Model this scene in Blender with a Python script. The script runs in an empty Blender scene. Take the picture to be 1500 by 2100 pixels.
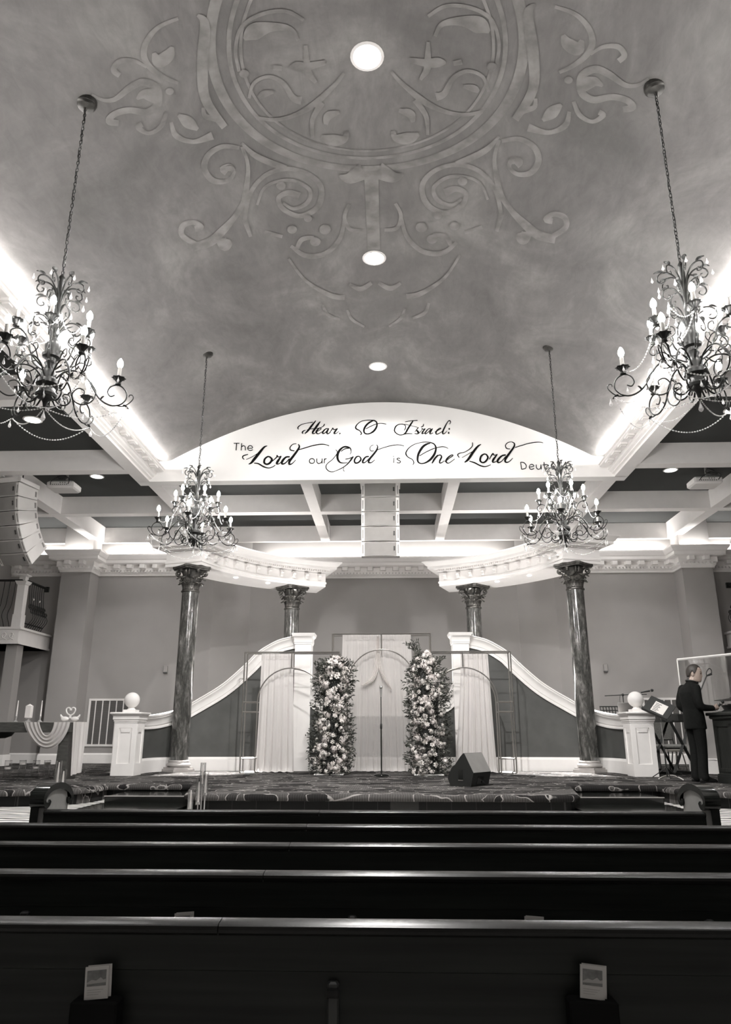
import bpy, bmesh, math, random
from mathutils import Vector, Matrix, Euler
R = math.radians; PI = math.pi
rnd = random.Random(7)
sc = bpy.context.scene
COL = sc.collection

# ------------------------------------------------------------------ camera, world, exposure, lights
CX, CZ = 0.17, 1.5
F = 1500.0
PITCH = math.atan(450 / F); CP, SP = math.cos(PITCH), math.sin(PITCH)
PSI = math.atan(52 * CP / F); CS, SN = math.cos(PSI), math.sin(PSI)
cam_d = bpy.data.cameras.new('camera'); cam = bpy.data.objects.new('camera', cam_d); COL.objects.link(cam)
cam_d.sensor_fit = 'HORIZONTAL'; cam_d.sensor_width = 24; cam_d.lens = 24
cam_d.clip_end = 100; cam_d.clip_start = .05
cam.location = (CX, 0, CZ); cam.rotation_euler = (PI / 2 + PITCH, 0, PSI)
sc.camera = cam
sc.view_settings.view_transform = 'Standard'; sc.view_settings.look = 'None'
sc.cycles.transparent_max_bounces = 40
sc.view_settings.gamma = 1; sc.view_settings.use_curve_mapping = False
sc.view_settings.exposure = 0.9
w = bpy.data.worlds.new('world'); sc.world = w; w.use_nodes = True
w.node_tree.nodes['Background'].inputs[0].default_value = (.9, .88, .86, 1)
w.node_tree.nodes['Background'].inputs[1].default_value = 0.02

P_COVE, P_BACKCOVE, P_CAN, P_COFFER, P_ENT, P_STAGE = 22, 9, 830, 34, 260, 30
E_BULB = 210.0
P_UP = 2.0
P_WASH = 330
P_FLOOR = 290
S = .76            # stage floor height
APRON = .55        # raised floor strip before the stage

def area(name, loc, rot, sx, sy, power, spread=180):
    d = bpy.data.lights.new(name, 'AREA'); d.shape = 'RECTANGLE'; d.size = sx; d.size_y = sy
    d.energy = power; d.spread = R(spread); d.color = (1, .975, .955)
    o = bpy.data.objects.new(name, d); COL.objects.link(o); o.location = loc; o.rotation_euler = rot
    return o
def spot(name, loc, target, power, angle=60, blend=.5, size=.08):
    d = bpy.data.lights.new(name, 'SPOT'); d.energy = power; d.spot_size = R(angle); d.spot_blend = blend
    d.shadow_soft_size = size; d.color = (1, .975, .955)
    o = bpy.data.objects.new(name, d); COL.objects.link(o); o.location = loc
    v = Vector(target) - Vector(loc); o.rotation_euler = v.to_track_quat('-Z', 'Y').to_euler()
    return o
# light strips in the troughs behind the vault cornices (pointing up and a little inward)
for s in (-1, 1):
    area('vault_cove_light', (s * 4.325, 5.0, 6.472), (0, R(180 - s * 62), 0), .055, 16.8, P_COVE * 10)
# light strip in the trough above the stage wall cornice
for cx, cy, ln in ((0, 18.84, 6.3), (-5.9, 18.35, 2.7), (5.9, 18.35, 2.7), (-7.78, 17.80, .7), (7.78, 17.80, .7), (-8.95, 18.35, 1.3), (8.95, 18.35, 1.3)):
    area('wall_cove_light', (cx, cy, 5.815), (R(172), 0, 0), ln, .05, P_BACKCOVE * ln)
# recessed ceiling lamps down the middle of the vault
for y, k in ((-.8, .12), (2.4, .12), (5.6, 1.0), (8.8, 1.0), (11.98, .22)):
    spot('vault_can_light', (0, y, 7.80), (0, y + .001, 0), P_CAN * k, 166, .5, .1)
# unseen spots added high in the hall to brighten the stage
for s in (-1, 1):
    spot('stage_lamp', (s * 6.1, 8.2, 6.1), (s * 1.6, 15.2, 1.6), P_STAGE, 50, .7, .06)
    spot('stage_lamp', (s * 3.2, 1.0, 6.6), (s * 5.0, 16.5, 2.2), P_STAGE * .9, 46, .8, .08)

# unseen upward spots added behind the low centre wall to brighten the entablatures
for s in (-1, 1):
    spot('floor_uplight', (s * .5, 15.75, S + .25), (s * 2.9, 16.2, 5.1), P_FLOOR, 74, .8, .12)

# ------------------------------------------------------------------ pixel -> world helpers (photo frame 1500 x 2100)
def ray(x, y):
    u, v = x - 750, 1050 - y
    Fw = F * CP - v * SP; Z = v * CP + F * SP
    X = u * CS - Fw * SN; Y = u * SN + Fw * CS
    return X / Y, Z / Y
def atY(x, y, Y):
    a, b = ray(x, y); return Vector((CX + a * Y, Y, CZ + b * Y))
def atZ(x, y, z):
    a, b = ray(x, y); Y = (z - CZ) / b; return Vector((CX + a * Y, Y, z))
VR, VK = 7.86, .0698
def vz(x): return max(VR - VK * x * x, 6.64)
def atV(x, y, off=.006):
    a, b = ray(x, y); lo, hi = 1.0, 30.0
    for _ in range(40):
        m = (lo + hi) / 2
        if CZ + b * m < vz(CX + a * m) - off: lo = m
        else: hi = m
    return Vector((CX + a * lo, lo, CZ + b * lo))

# ------------------------------------------------------------------ mesh builder
class MB:
    def __init__(s): s.v = []; s.f = []
    def add(s, vs, fs, M=None):
        o = len(s.v)
        s.v += [tuple(M @ Vector(p)) for p in vs] if M is not None else [tuple(p) for p in vs]
        s.f += [tuple(i + o for i in q) for q in fs]
        return s
    def box(s, x0, x1, y0, y1, z0, z1, M=None):
        vs = [(x, y, z) for x in (x0, x1) for y in (y0, y1) for z in (z0, z1)]
        return s.add(vs, [(0, 1, 3, 2), (4, 6, 7, 5), (0, 4, 5, 1), (2, 3, 7, 6), (0, 2, 6, 4), (1, 5, 7, 3)], M)
    def cbox(s, c, d, M=None):
        return s.box(c[0] - d[0] / 2, c[0] + d[0] / 2, c[1] - d[1] / 2, c[1] + d[1] / 2, c[2] - d[2] / 2, c[2] + d[2] / 2, M)
    def bbox(s, c, d, b, M=None):
        # box with chamfered vertical and horizontal edges
        x, y, z = d[0] / 2, d[1] / 2, d[2] / 2
        pts = []
        for zz, k in ((-z, b), (-z + b, 0), (z - b, 0), (z, b)):
            X, Y = x - k, y - k
            for px, py in ((-X + b, -Y), (X - b, -Y), (X, -Y + b), (X, Y - b), (X - b, Y), (-X + b, Y), (-X, Y - b), (-X, -Y + b)):
                pts.append((c[0] + px, c[1] + py, c[2] + zz))
        fs = [tuple(range(7, -1, -1)), tuple(range(24, 32))]
        for r in range(3):
            for i in range(8):
                fs.append((r * 8 + i, r * 8 + (i + 1) % 8, r * 8 + 8 + (i + 1) % 8, r * 8 + 8 + i))
        return s.add(pts, fs, M)
    def lathe(s, prof, seg=16, M=None, c=(0, 0, 0), a0=0, a1=2 * PI):
        full = abs(a1 - a0 - 2 * PI) < 1e-6
        n = seg if full else seg + 1
        vs = []
        for r, z in prof:
            for i in range(n):
                a = a0 + (a1 - a0) * i / seg
                vs.append((c[0] + r * math.cos(a), c[1] + r * math.sin(a), c[2] + z))
        fs = []
        for k in range(len(prof) - 1):
            for i in range(seg if full else n - 1):
                j = (i + 1) % n
                fs.append((k * n + i, k * n + j, k * n + n + j, k * n + n + i))
        if full:
            if prof[0][0] > 1e-4: fs.append(tuple(range(n - 1, -1, -1)))
            if prof[-1][0] > 1e-4: fs.append(tuple(range((len(prof) - 1) * n, len(prof) * n)))
        return s.add(vs, fs, M)
    def ball(s, c, r, seg=12, rings=8, M=None, sc=(1, 1, 1)):
        pr = [(max(r * math.sin(PI * k / rings), 1e-5), -r * math.cos(PI * k / rings)) for k in range(rings + 1)]
        T = Matrix.Translation(c) @ Matrix.Diagonal((*sc, 1))
        return s.lathe(pr, seg, (M @ T) if M is not None else T)
    def tube(s, pts, r, seg=8, M=None, closed=False):
        pts = [Vector(p) for p in pts]; n = len(pts)
        rr = r if isinstance(r, (list, tuple)) else [r] * n
        vs = []; prev = None
        for i, p in enumerate(pts):
            a = pts[(i - 1) % n] if (i > 0 or closed) else p
            b = pts[(i + 1) % n] if (i < n - 1 or closed) else p
            t = (b - a)
            t = t.normalized() if t.length > 1e-9 else Vector((0, 0, 1))
            if prev is None:
                up = Vector((0, 0, 1)) if abs(t.z) < .9 else Vector((1, 0, 0))
                nrm = t.cross(up).normalized()
            else:
                nrm = (prev - t * prev.dot(t))
                nrm = nrm.normalized() if nrm.length > 1e-6 else t.orthogonal().normalized()
            prev = nrm; bn = t.cross(nrm)
            for k in range(seg):
                an = 2 * PI * k / seg
                vs.append(p + (nrm * math.cos(an) + bn * math.sin(an)) * rr[i])
        fs = []
        m = n if closed else n - 1
        for i in range(m):
            for k in range(seg):
                j = (i + 1) % n; l = (k + 1) % seg
                fs.append((i * seg + k, i * seg + l, j * seg + l, j * seg + k))
        if not closed:
            fs.append(tuple(range(seg - 1, -1, -1))); fs.append(tuple(range((n - 1) * seg, n * seg)))
        return s.add(vs, fs, M)
    def prism(s, poly, z0, z1, M=None):
        n = len(poly)
        vs = [(x, y, z0) for x, y in poly] + [(x, y, z1) for x, y in poly]
        fs = [tuple(range(n - 1, -1, -1)), tuple(range(n, 2 * n))]
        fs += [(i, (i + 1) % n, n + (i + 1) % n, n + i) for i in range(n)]
        return s.add(vs, fs, M)
    def sweep(s, path, prof, closed=False, M=None, cap=True, ztop=None):
        # path: 2-D outline; prof: (outward offset to the right of travel, z); mitred corners
        n = len(path); P = [Vector((p[0], p[1])) for p in path]; nr = []
        for i in range(n):
            def nor(a, b):
                d = (b - a).normalized(); return Vector((d.y, -d.x))
            if closed or 0 < i < n - 1:
                n1 = nor(P[i - 1], P[i]); n2 = nor(P[i], P[(i + 1) % n])
                m = (n1 + n2); m = m.normalized(); m = m / max(m.dot(n1), .3)
            elif i == 0: m = nor(P[0], P[1])
            else: m = nor(P[-2], P[-1])
            nr.append(m)
        k = len(prof); vs = []
        for i in range(n):
            zt = path[i][2] if len(path[i]) > 2 else 0
            for d, z in prof: vs.append((P[i].x + nr[i].x * d, P[i].y + nr[i].y * d, z + zt))
        fs = []
        for i in range(n if closed else n - 1):
            j = (i + 1) % n
            for q in range(k - 1): fs.append((i * k + q, j * k + q, j * k + q + 1, i * k + q + 1))
        if cap and not closed:
            fs.append(tuple(range(k))); fs.append(tuple(range((n - 1) * k, n * k))[::-1])
        return s.add(vs, fs, M)
    def grid(s, fn, nu, nv, M=None, closeu=False):
        vs = [fn(i / nu, j / nv) for i in range(nu if closeu else nu + 1) for j in range(nv + 1)]
        fs = []
        for i in range(nu):
            i2 = (i + 1) % nu if closeu else i + 1
            for j in range(nv):
                fs.append((i * (nv + 1) + j, i2 * (nv + 1) + j, i2 * (nv + 1) + j + 1, i * (nv + 1) + j + 1))
        return s.add(vs, fs, M)
    def build(s, name, m, parent=None, smooth=None, world=False, fix=True):
        me = bpy.data.meshes.new(name); me.from_pydata(s.v, [], s.f)
        if fix:
            b = bmesh.new(); b.from_mesh(me); bmesh.ops.recalc_face_normals(b, faces=b.faces); b.to_mesh(me); b.free()
        me.materials.append(m)
        if smooth is not None:
            me.shade_smooth(); me.set_sharp_from_angle(angle=R(smooth))
        o = bpy.data.objects.new(name, me); COL.objects.link(o)
        if parent is not None:
            o.parent = parent
            if world: o.matrix_parent_inverse = Matrix.LocRotScale(parent.location, parent.rotation_euler, parent.scale).inverted()
        return o

def thing(name, label, cat, loc=(0, 0, 0), rz=0, group=None):
    o = bpy.data.objects.new(name, None); COL.objects.link(o); o.empty_display_size = .1
    o.location = loc; o.rotation_euler = (0, 0, rz); o['label'] = label; o['category'] = cat
    if group: o['group'] = group
    return o
def tag(o, label, cat, group=None, kind=None):
    o['label'] = label; o['category'] = cat
    if group: o['group'] = group
    if kind: o['kind'] = kind
    return o
def struct(o): o['kind'] = 'structure'; return o
def link(o, name, loc, parent=None, rot=None, scale=None):
    """linked copy of one object (and its children)"""
    c = o.copy(); COL.objects.link(c); c.name = name; c.parent = parent
    c.location = loc
    if rot is not None: c.rotation_euler = rot
    if scale is not None: c.scale = scale
    for ch in o.children: sub_copy(ch, c)
    return c
def sub_copy(o, parent):
    c = o.copy(); COL.objects.link(c); c.parent = parent
    for ch in o.children: sub_copy(ch, c)
    return c
def copy_tree(o, label=None, loc=None, rz=None):
    c = o.copy(); COL.objects.link(c)
    if loc is not None: c.location = loc
    if rz is not None: c.rotation_euler = (0, 0, rz)
    if label: c['label'] = label
    for ch in list(o.children): sub_copy(ch, c)
    return c
def smoothpath(pts, n=6):
    """Catmull-Rom through points of any dimension"""
    out = []; m = len(pts)
    for i in range(m - 1):
        p0, p1, p2, p3 = pts[max(i - 1, 0)], pts[i], pts[i + 1], pts[min(i + 2, m - 1)]
        for k in range(n):
            t = k / n
            out.append(tuple(.5 * (2 * b + (c - a) * t + (2 * a - 5 * b + 4 * c - d) * t * t + (3 * b - a - 3 * c + d) * t ** 3)
                             for a, b, c, d in zip(p0, p1, p2, p3)))
    out.append(tuple(pts[-1])); return out

# ------------------------------------------------------------------ materials
def mat(name, col, rough=.6, metal=0.0, var=.06, vscale=6, bump=0.0, bscale=80, alpha=1.0, emit=0.0, spec=.5, coat=0.0, trans=0.0, stretch=(1, 1, 1)):
    m = bpy.data.materials.new(name); m.use_nodes = True; nt = m.node_tree; N = nt.nodes; L = nt.links
    b = N['Principled BSDF']
    b.inputs['Roughness'].default_value = rough; b.inputs['Metallic'].default_value = metal
    b.inputs['Specular IOR Level'].default_value = spec
    b.inputs['Coat Weight'].default_value = coat
    tc = N.new('ShaderNodeTexCoord'); mp = N.new('ShaderNodeMapping'); mp.inputs['Scale'].default_value = stretch
    L.new(tc.outputs['Object'], mp.inputs[0])
    nz = N.new('ShaderNodeTexNoise'); nz.inputs['Scale'].default_value = vscale; nz.inputs['Detail'].default_value = 4
    L.new(mp.outputs[0], nz.inputs['Vector'])
    cr = N.new('ShaderNodeValToRGB')
    c0 = tuple(max(c * (1 - var), 0) for c in col); c1 = tuple(min(c * (1 + var), 1) for c in col)
    cr.color_ramp.elements[0].position = .3; cr.color_ramp.elements[1].position = .7
    cr.color_ramp.elements[0].color = (*c0, 1); cr.color_ramp.elements[1].color = (*c1, 1)
    L.new(nz.outputs['Fac'], cr.inputs[0]); L.new(cr.outputs[0], b.inputs['Base Color'])
    if bump:
        n2 = N.new('ShaderNodeTexNoise'); n2.inputs['Scale'].default_value = bscale
        L.new(mp.outputs[0], n2.inputs['Vector'])
        bp = N.new('ShaderNodeBump'); bp.inputs['Strength'].default_value = bump; bp.inputs['Distance'].default_value = .02
        L.new(n2.outputs['Fac'], bp.inputs['Height']); L.new(bp.outputs[0], b.inputs['Normal'])
    if alpha < 1: b.inputs['Alpha'].default_value = alpha
    if emit:
        b.inputs['Emission Color'].default_value = (1, .98, .96, 1); b.inputs['Emission Strength'].default_value = emit
    m['bsdf'] = 1
    return m
M = {}
M['white'] = mat('white_trim_paint', (.80, .775, .755), .45, var=.02)
M['whiteb'] = mat('white_gloss_paint', (.82, .80, .78), .25, var=.02)
M['wall'] = mat('grey_wall_paint', (.33, .316, .304), .7, var=.03, vscale=2)
M['coffer'] = mat('charcoal_ceiling_paint', (.030, .032, .030), .8, var=.05)
M['tymp'] = mat('white_wall_paint', (.80, .785, .765), .6, var=.01)
M['panel'] = mat('dark_grey_panel', (.075, .076, .072), .6, var=.15, vscale=3)
M['iron'] = mat('dark_bronze_iron', (.012, .012, .011), .42, .15, var=.3, vscale=20, spec=.35)
M['bronze'] = mat('aged_bronze', (.05, .048, .044), .4, .7, var=.4, vscale=12)
M['capital'] = mat('tarnished_silver_leaf', (.12, .116, .108), .30, .7, var=.55, vscale=14)
M['crystal'] = mat('cut_crystal', (.70, .69, .68), .06, 0, var=.1, alpha=.42, spec=1.0)
M['candle'] = mat('ivory_candle', (.26, .25, .235), .5, var=.02)
M['bulb'] = mat('glowing_bulb', (.9, .9, .88), .3, emit=E_BULB)
M['lamp'] = mat('glowing_lens', (.9, .9, .88), .3, emit=5.0)
M['black'] = mat('matte_black', (.012, .013, .012), .5, var=.2)
M['blackg'] = mat('gloss_black', (.008, .009, .008), .12, var=.2, spec=.6)
M['pew'] = mat('ebony_stained_wood', (.0085, .0097, .0085), .45, var=.5, vscale=4, stretch=(.3, 8, 8), spec=.2)
M['rail'] = mat('polished_ebony_wood', (.010, .010, .0095), .27, var=.5, vscale=5, stretch=(.25, 6, 6), bump=.05, bscale=6, spec=.17)
M['ink'] = mat('black_lettering_paint', (.008, .008, .008), .9, var=.1, spec=.02)
M['pewin'] = mat('grey_pew_end_panel', (.15, .148, .142), .5, var=.15)
M['speaker'] = mat('white_speaker_shell', (.72, .70, .68), .45, var=.02)
M['grille'] = mat('grey_speaker_grille', (.27, .258, .247), .7, var=.05, bump=.3, bscale=300)
M['slat'] = mat('grey_louvre_slat', (.11, .105, .10), .7, var=.05)
M['darkwood'] = mat('black_stained_oak', (.022, .023, .021), .35, var=.3, vscale=5, stretch=(6, 6, 1), spec=.3)
M['plinth'] = mat('pale_silvered_plinth', (.42, .40, .385), .35, .25, var=.1)
M['chrome'] = mat('chrome', (.6, .59, .58), .2, 1.0, var=.03)
M['steel'] = mat('brushed_gold_tube', (.34, .325, .305), .35, .8, var=.06)
M['suit'] = mat('black_suit_cloth', (.007, .0075, .007), .85, var=.25, vscale=30, spec=.2)
M['skin'] = mat('skin', (.45, .36, .31), .55, var=.04)
M['hair'] = mat('dark_hair', (.035, .03, .026), .5, var=.4, vscale=60)
M['shoe'] = mat('polished_shoe', (.008, .008, .008), .2, var=.2)
M['leaf'] = mat('leaf', (.055, .058, .048), .5, var=.7, vscale=9)
M['petal'] = mat('rose_petal', (.84, .80, .77), .6, var=.08, vscale=10)
M['petal2'] = mat('hydrangea_petal', (.70, .65, .625), .6, var=.15, vscale=20)
M['paper'] = mat('paper', (.68, .66, .63), .7, var=.02)
M['card'] = mat('grey_card_stock', (.36, .35, .335), .7, var=.03)  # white card greyed, its shade put into the colour
M['print'] = mat('grey_print', (.11, .11, .107), .7, var=.3, vscale=60)
M['wood'] = mat('dark_table_wood', (.075, .075, .07), .35, var=.35, vscale=5, stretch=(1, 6, 6))
M['wax'] = mat('white_wax', (.82, .79, .77), .5, var=.02)
M['cable'] = mat('black_cable', (.01, .01, .01), .5)
M['porcelain'] = mat('white_porcelain', (.84, .82, .80), .18, var=.02)
M['grey'] = mat('mid_grey_metal', (.25, .245, .235), .5, var=.08)
M['cushion'] = mat('grey_stripe_upholstery', (.16, .16, .15), .8, var=.3, vscale=30, stretch=(1, 14, 1))

def glass(name, tint=.9, gl=.12, rough=.02):
    m = bpy.data.materials.new(name); m.use_nodes = True; nt = m.node_tree; N = nt.nodes; L = nt.links
    for n in list(N):
        if n.type == 'BSDF_PRINCIPLED': N.remove(n)
    t = N.new('ShaderNodeBsdfTransparent'); t.inputs[0].default_value = (tint, tint, tint, 1)
    g = N.new('ShaderNodeBsdfGlossy'); g.inputs['Roughness'].default_value = rough
    fr = N.new('ShaderNodeLayerWeight'); fr.inputs['Blend'].default_value = .35
    mu = N.new('ShaderNodeMath'); mu.operation = 'MULTIPLY_ADD'; mu.inputs[1].default_value = .6; mu.inputs[2].default_value = gl
    L.new(fr.outputs['Facing'], mu.inputs[0])
    nz = N.new('ShaderNodeTexNoise'); nz.inputs['Scale'].default_value = 3
    cr = N.new('ShaderNodeMix'); cr.data_type = 'FLOAT'; cr.inputs['A'].default_value = rough; cr.inputs['B'].default_value = rough * 2
    L.new(nz.outputs['Fac'], cr.inputs['Factor']); L.new(cr.outputs['Result'], g.inputs['Roughness'])
    mx = N.new('ShaderNodeMixShader'); L.new(mu.outputs[0], mx.inputs[0]); L.new(t.outputs[0], mx.inputs[1]); L.new(g.outputs[0], mx.inputs[2])
    L.new(mx.outputs[0], N['Material Output'].inputs[0]); return m
M['glass'] = glass('clear_glass', .93, .05)
M['plexi'] = glass('clear_acrylic', .94, .02)
def sheer(name, col, a):
    m = bpy.data.materials.new(name); m.use_nodes = True; nt = m.node_tree; N = nt.nodes; L = nt.links
    for n in list(N):
        if n.type == 'BSDF_PRINCIPLED': N.remove(n)
    t = N.new('ShaderNodeBsdfTransparent'); d = N.new('ShaderNodeBsdfDiffuse'); tl = N.new('ShaderNodeBsdfTranslucent')
    for n in (d, tl): n.inputs[0].default_value = (*col, 1)
    m1 = N.new('ShaderNodeMixShader'); m1.inputs[0].default_value = .35; L.new(d.outputs[0], m1.inputs[1]); L.new(tl.outputs[0], m1.inputs[2])
    lw = N.new('ShaderNodeLayerWeight'); lw.inputs['Blend'].default_value = .5
    nz = N.new('ShaderNodeTexNoise'); nz.inputs['Scale'].default_value = 400
    mm = N.new('ShaderNodeMath'); mm.operation = 'MULTIPLY_ADD'; mm.inputs[1].default_value = .08; mm.inputs[2].default_value = a
    L.new(nz.outputs['Fac'], mm.inputs[0])
    ad = N.new('ShaderNodeMath'); ad.operation = 'MULTIPLY_ADD'; ad.use_clamp = True; ad.inputs[1].default_value = .4
    L.new(lw.outputs['Facing'], ad.inputs[0]); L.new(mm.outputs[0], ad.inputs[2])
    m2 = N.new('ShaderNodeMixShader'); L.new(ad.outputs[0], m2.inputs[0]); L.new(t.outputs[0], m2.inputs[1]); L.new(m1.outputs[0], m2.inputs[2])
    L.new(m2.outputs[0], N['Material Output'].inputs[0]); return m
M['sheer'] = sheer('sheer_chiffon', (.80, .77, .75), .62)
M['sheerw'] = sheer('white_chiffon', (.82, .79, .77), .9)

def newmat(name):
    m = bpy.data.materials.new(name); m.use_nodes = True
    return m, m.node_tree.nodes, m.node_tree.links, m.node_tree.nodes['Principled BSDF']
def coords(N, L, scale=(1, 1, 1)):
    tc = N.new('ShaderNodeTexCoord'); mp = N.new('ShaderNodeMapping'); mp.inputs['Scale'].default_value = scale
    L.new(tc.outputs['Object'], mp.inputs[0]); return mp.outputs[0]
def ramp(N, L, src, stops):
    cr = N.new('ShaderNodeValToRGB'); e = cr.color_ramp.elements
    while len(e) < len(stops): e.new(.5)
    for q, (p, c) in zip(e, stops): q.position = p; q.color = (*c, 1)
    L.new(src, cr.inputs[0]); return cr.outputs[0]
# mottled faux-finish vault
m, N, L, b = newmat('mottled_vault_plaster'); v = coords(N, L, (1, .7, 1))
n1 = N.new('ShaderNodeTexNoise'); n1.inputs['Scale'].default_value = .8; n1.inputs['Detail'].default_value = 10; n1.inputs['Roughness'].default_value = .66; n1.inputs['Distortion'].default_value = .5
L.new(v, n1.inputs['Vector'])
c = ramp(N, L, n1.outputs['Fac'], [(.30, (.130, .125, .120)), (.5, (.180, .172, .166)), (.70, (.285, .274, .265))])
v2 = coords(N, L, (3.2, 1.1, 1)); n2 = N.new('ShaderNodeTexNoise'); n2.inputs['Scale'].default_value = 2.6; n2.inputs['Detail'].default_value = 9; n2.inputs['Roughness'].default_value = .7; n2.inputs['Distortion'].default_value = .8
L.new(v2, n2.inputs['Vector'])
c2 = ramp(N, L, n2.outputs['Fac'], [(.3, (.78, .78, .78)), (.7, (1.0, 1.0, 1.0))])
mu = N.new('ShaderNodeMix'); mu.data_type = 'RGBA'; mu.blend_type = 'MULTIPLY'; mu.inputs['Factor'].default_value = 1
L.new(c, mu.inputs['A']); L.new(c2, mu.inputs['B'])
L.new(mu.outputs['Result'], b.inputs['Base Color']); b.inputs['Roughness'].default_value = .55; b.inputs['Specular IOR Level'].default_value = .3
M['vault'] = m
m, N, L, b = newmat('pearl_stencil_paint'); v = coords(N, L)
n1 = N.new('ShaderNodeTexNoise'); n1.inputs['Scale'].default_value = 5; n1.inputs['Detail'].default_value = 6; L.new(v, n1.inputs['Vector'])
c = ramp(N, L, n1.outputs['Fac'], [(.35, (.18, .173, .166)), (.65, (.30, .288, .278))])
L.new(c, b.inputs['Base Color']); b.inputs['Roughness'].default_value = .45; b.inputs['Metallic'].default_value = .35
M['stencil'] = m
# stage carpet: dark leaf shapes with pale outlines
def leafcarpet(name, dark, mid, pale, sx=1.0):
    m, N, L, b = newmat(name); v = coords(N, L, (1.7 * sx, 2.5 * sx, 1))
    n0 = N.new('ShaderNodeTexNoise'); n0.inputs['Scale'].default_value = 1.2; L.new(v, n0.inputs['Vector'])
    ad = N.new('ShaderNodeVectorMath'); ad.operation = 'MULTIPLY_ADD'; ad.inputs[1].default_value = (1.6, 1.6, 0); L.new(n0.outputs['Color'], ad.inputs[0]); L.new(v, ad.inputs[2])
    vo = N.new('ShaderNodeTexVoronoi'); vo.feature = 'DISTANCE_TO_EDGE'; vo.inputs['Scale'].default_value = 1.5; L.new(ad.outputs[0], vo.inputs['Vector'])
    vc = N.new('ShaderNodeTexVoronoi'); vc.inputs['Scale'].default_value = 1.5; L.new(ad.outputs[0], vc.inputs['Vector'])
    edge = ramp(N, L, vo.outputs['Distance'], [(.0, (1, 1, 1)), (.008, (1, 1, 1)), (.022, (0, 0, 0)), (1, (0, 0, 0))])
    wv = N.new('ShaderNodeTexWave'); wv.inputs['Scale'].default_value = 6; wv.inputs['Distortion'].default_value = 3; L.new(v, wv.inputs['Vector'])
    base = ramp(N, L, vc.outputs['Color'], [(.0, dark), (.45, dark), (.6, mid), (1, mid)])
    sh = ramp(N, L, wv.outputs['Fac'], [(.3, (.72, .72, .72)), (.7, (1, 1, 1))])
    mu = N.new('ShaderNodeMix'); mu.data_type = 'RGBA'; mu.blend_type = 'MULTIPLY'; mu.inputs['Factor'].default_value = 1
    L.new(base, mu.inputs['A']); L.new(sh, mu.inputs['B'])
    sep = N.new('ShaderNodeMix'); sep.data_type = 'RGBA'; L.new(edge, sep.inputs['Factor']); L.new(mu.outputs['Result'], sep.inputs['A']); sep.inputs['B'].default_value = (*pale, 1)
    n3 = N.new('ShaderNodeTexNoise'); n3.inputs['Scale'].default_value = 300
    bp = N.new('ShaderNodeBump'); bp.inputs['Strength'].default_value = .4; bp.inputs['Distance'].default_value = .01
    L.new(n3.outputs['Fac'], bp.inputs['Height']); L.new(bp.outputs[0], b.inputs['Normal'])
    L.new(sep.outputs['Result'], b.inputs['Base Color']); b.inputs['Roughness'].default_value = .95; b.inputs['Specular IOR Level'].default_value = .1
    return m
M['stagecarpet'] = leafcarpet('leaf_patterned_carpet', (.022, .021, .0205), (.085, .081, .078), (.30, .287, .275))
# wavy black and white carpet
m, N, L, b = newmat('wavy_striped_carpet'); v = coords(N, L, (1, 1, 1))
wv = N.new('ShaderNodeTexWave'); wv.wave_type = 'BANDS'; wv.bands_direction = 'Y'; wv.inputs['Scale'].default_value = 2.0; wv.inputs['Distortion'].default_value = 5.0; wv.inputs['Detail'].default_value = 1.5; wv.inputs['Detail Scale'].default_value = 1.1
L.new(v, wv.inputs['Vector'])
c = ramp(N, L, wv.outputs['Fac'], [(.42, (.02, .02, .02)), (.52, (.74, .72, .69))])
L.new(c, b.inputs['Base Color']); b.inputs['Roughness'].default_value = .9
M['floorcarpet'] = m
# polished faux-marble column
m, N, L, b = newmat('faux_marble_shaft'); v = coords(N, L, (5, 5, 1.5))
n1 = N.new('ShaderNodeTexNoise'); n1.inputs['Scale'].default_value = 1.7; n1.inputs['Detail'].default_value = 10; n1.inputs['Roughness'].default_value = .72; n1.inputs['Distortion'].default_value = .35; L.new(v, n1.inputs['Vector'])
c = ramp(N, L, n1.outputs['Fac'], [(.34, (.020, .021, .019)), (.48, (.055, .055, .051)), (.60, (.15, .145, .138)), (.74, (.46, .445, .43))])
L.new(c, b.inputs['Base Color']); b.inputs['Roughness'].default_value = .13; b.inputs['Specular IOR Level'].default_value = .9
M['marble'] = m
# black tile riser
m, N, L, b = newmat('black_tile'); v = coords(N, L, (1, 1, 1))
bk = N.new('ShaderNodeTexBrick'); bk.offset = 0; bk.inputs['Scale'].default_value = 1; bk.inputs['Brick Width'].default_value = .3; bk.inputs['Row Height'].default_value = .3; bk.inputs['Mortar Size'].default_value = .003
bk.inputs['Color1'].default_value = (.006, .006, .006, 1); bk.inputs['Color2'].default_value = (.008, .008, .008, 1); bk.inputs['Mortar'].default_value = (.04, .04, .038, 1)
L.new(v, bk.inputs['Vector']); L.new(bk.outputs['Color'], b.inputs['Base Color']); b.inputs['Roughness'].default_value = .35; b.inputs['Specular IOR Level'].default_value = .2
M['tile'] = m
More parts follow.
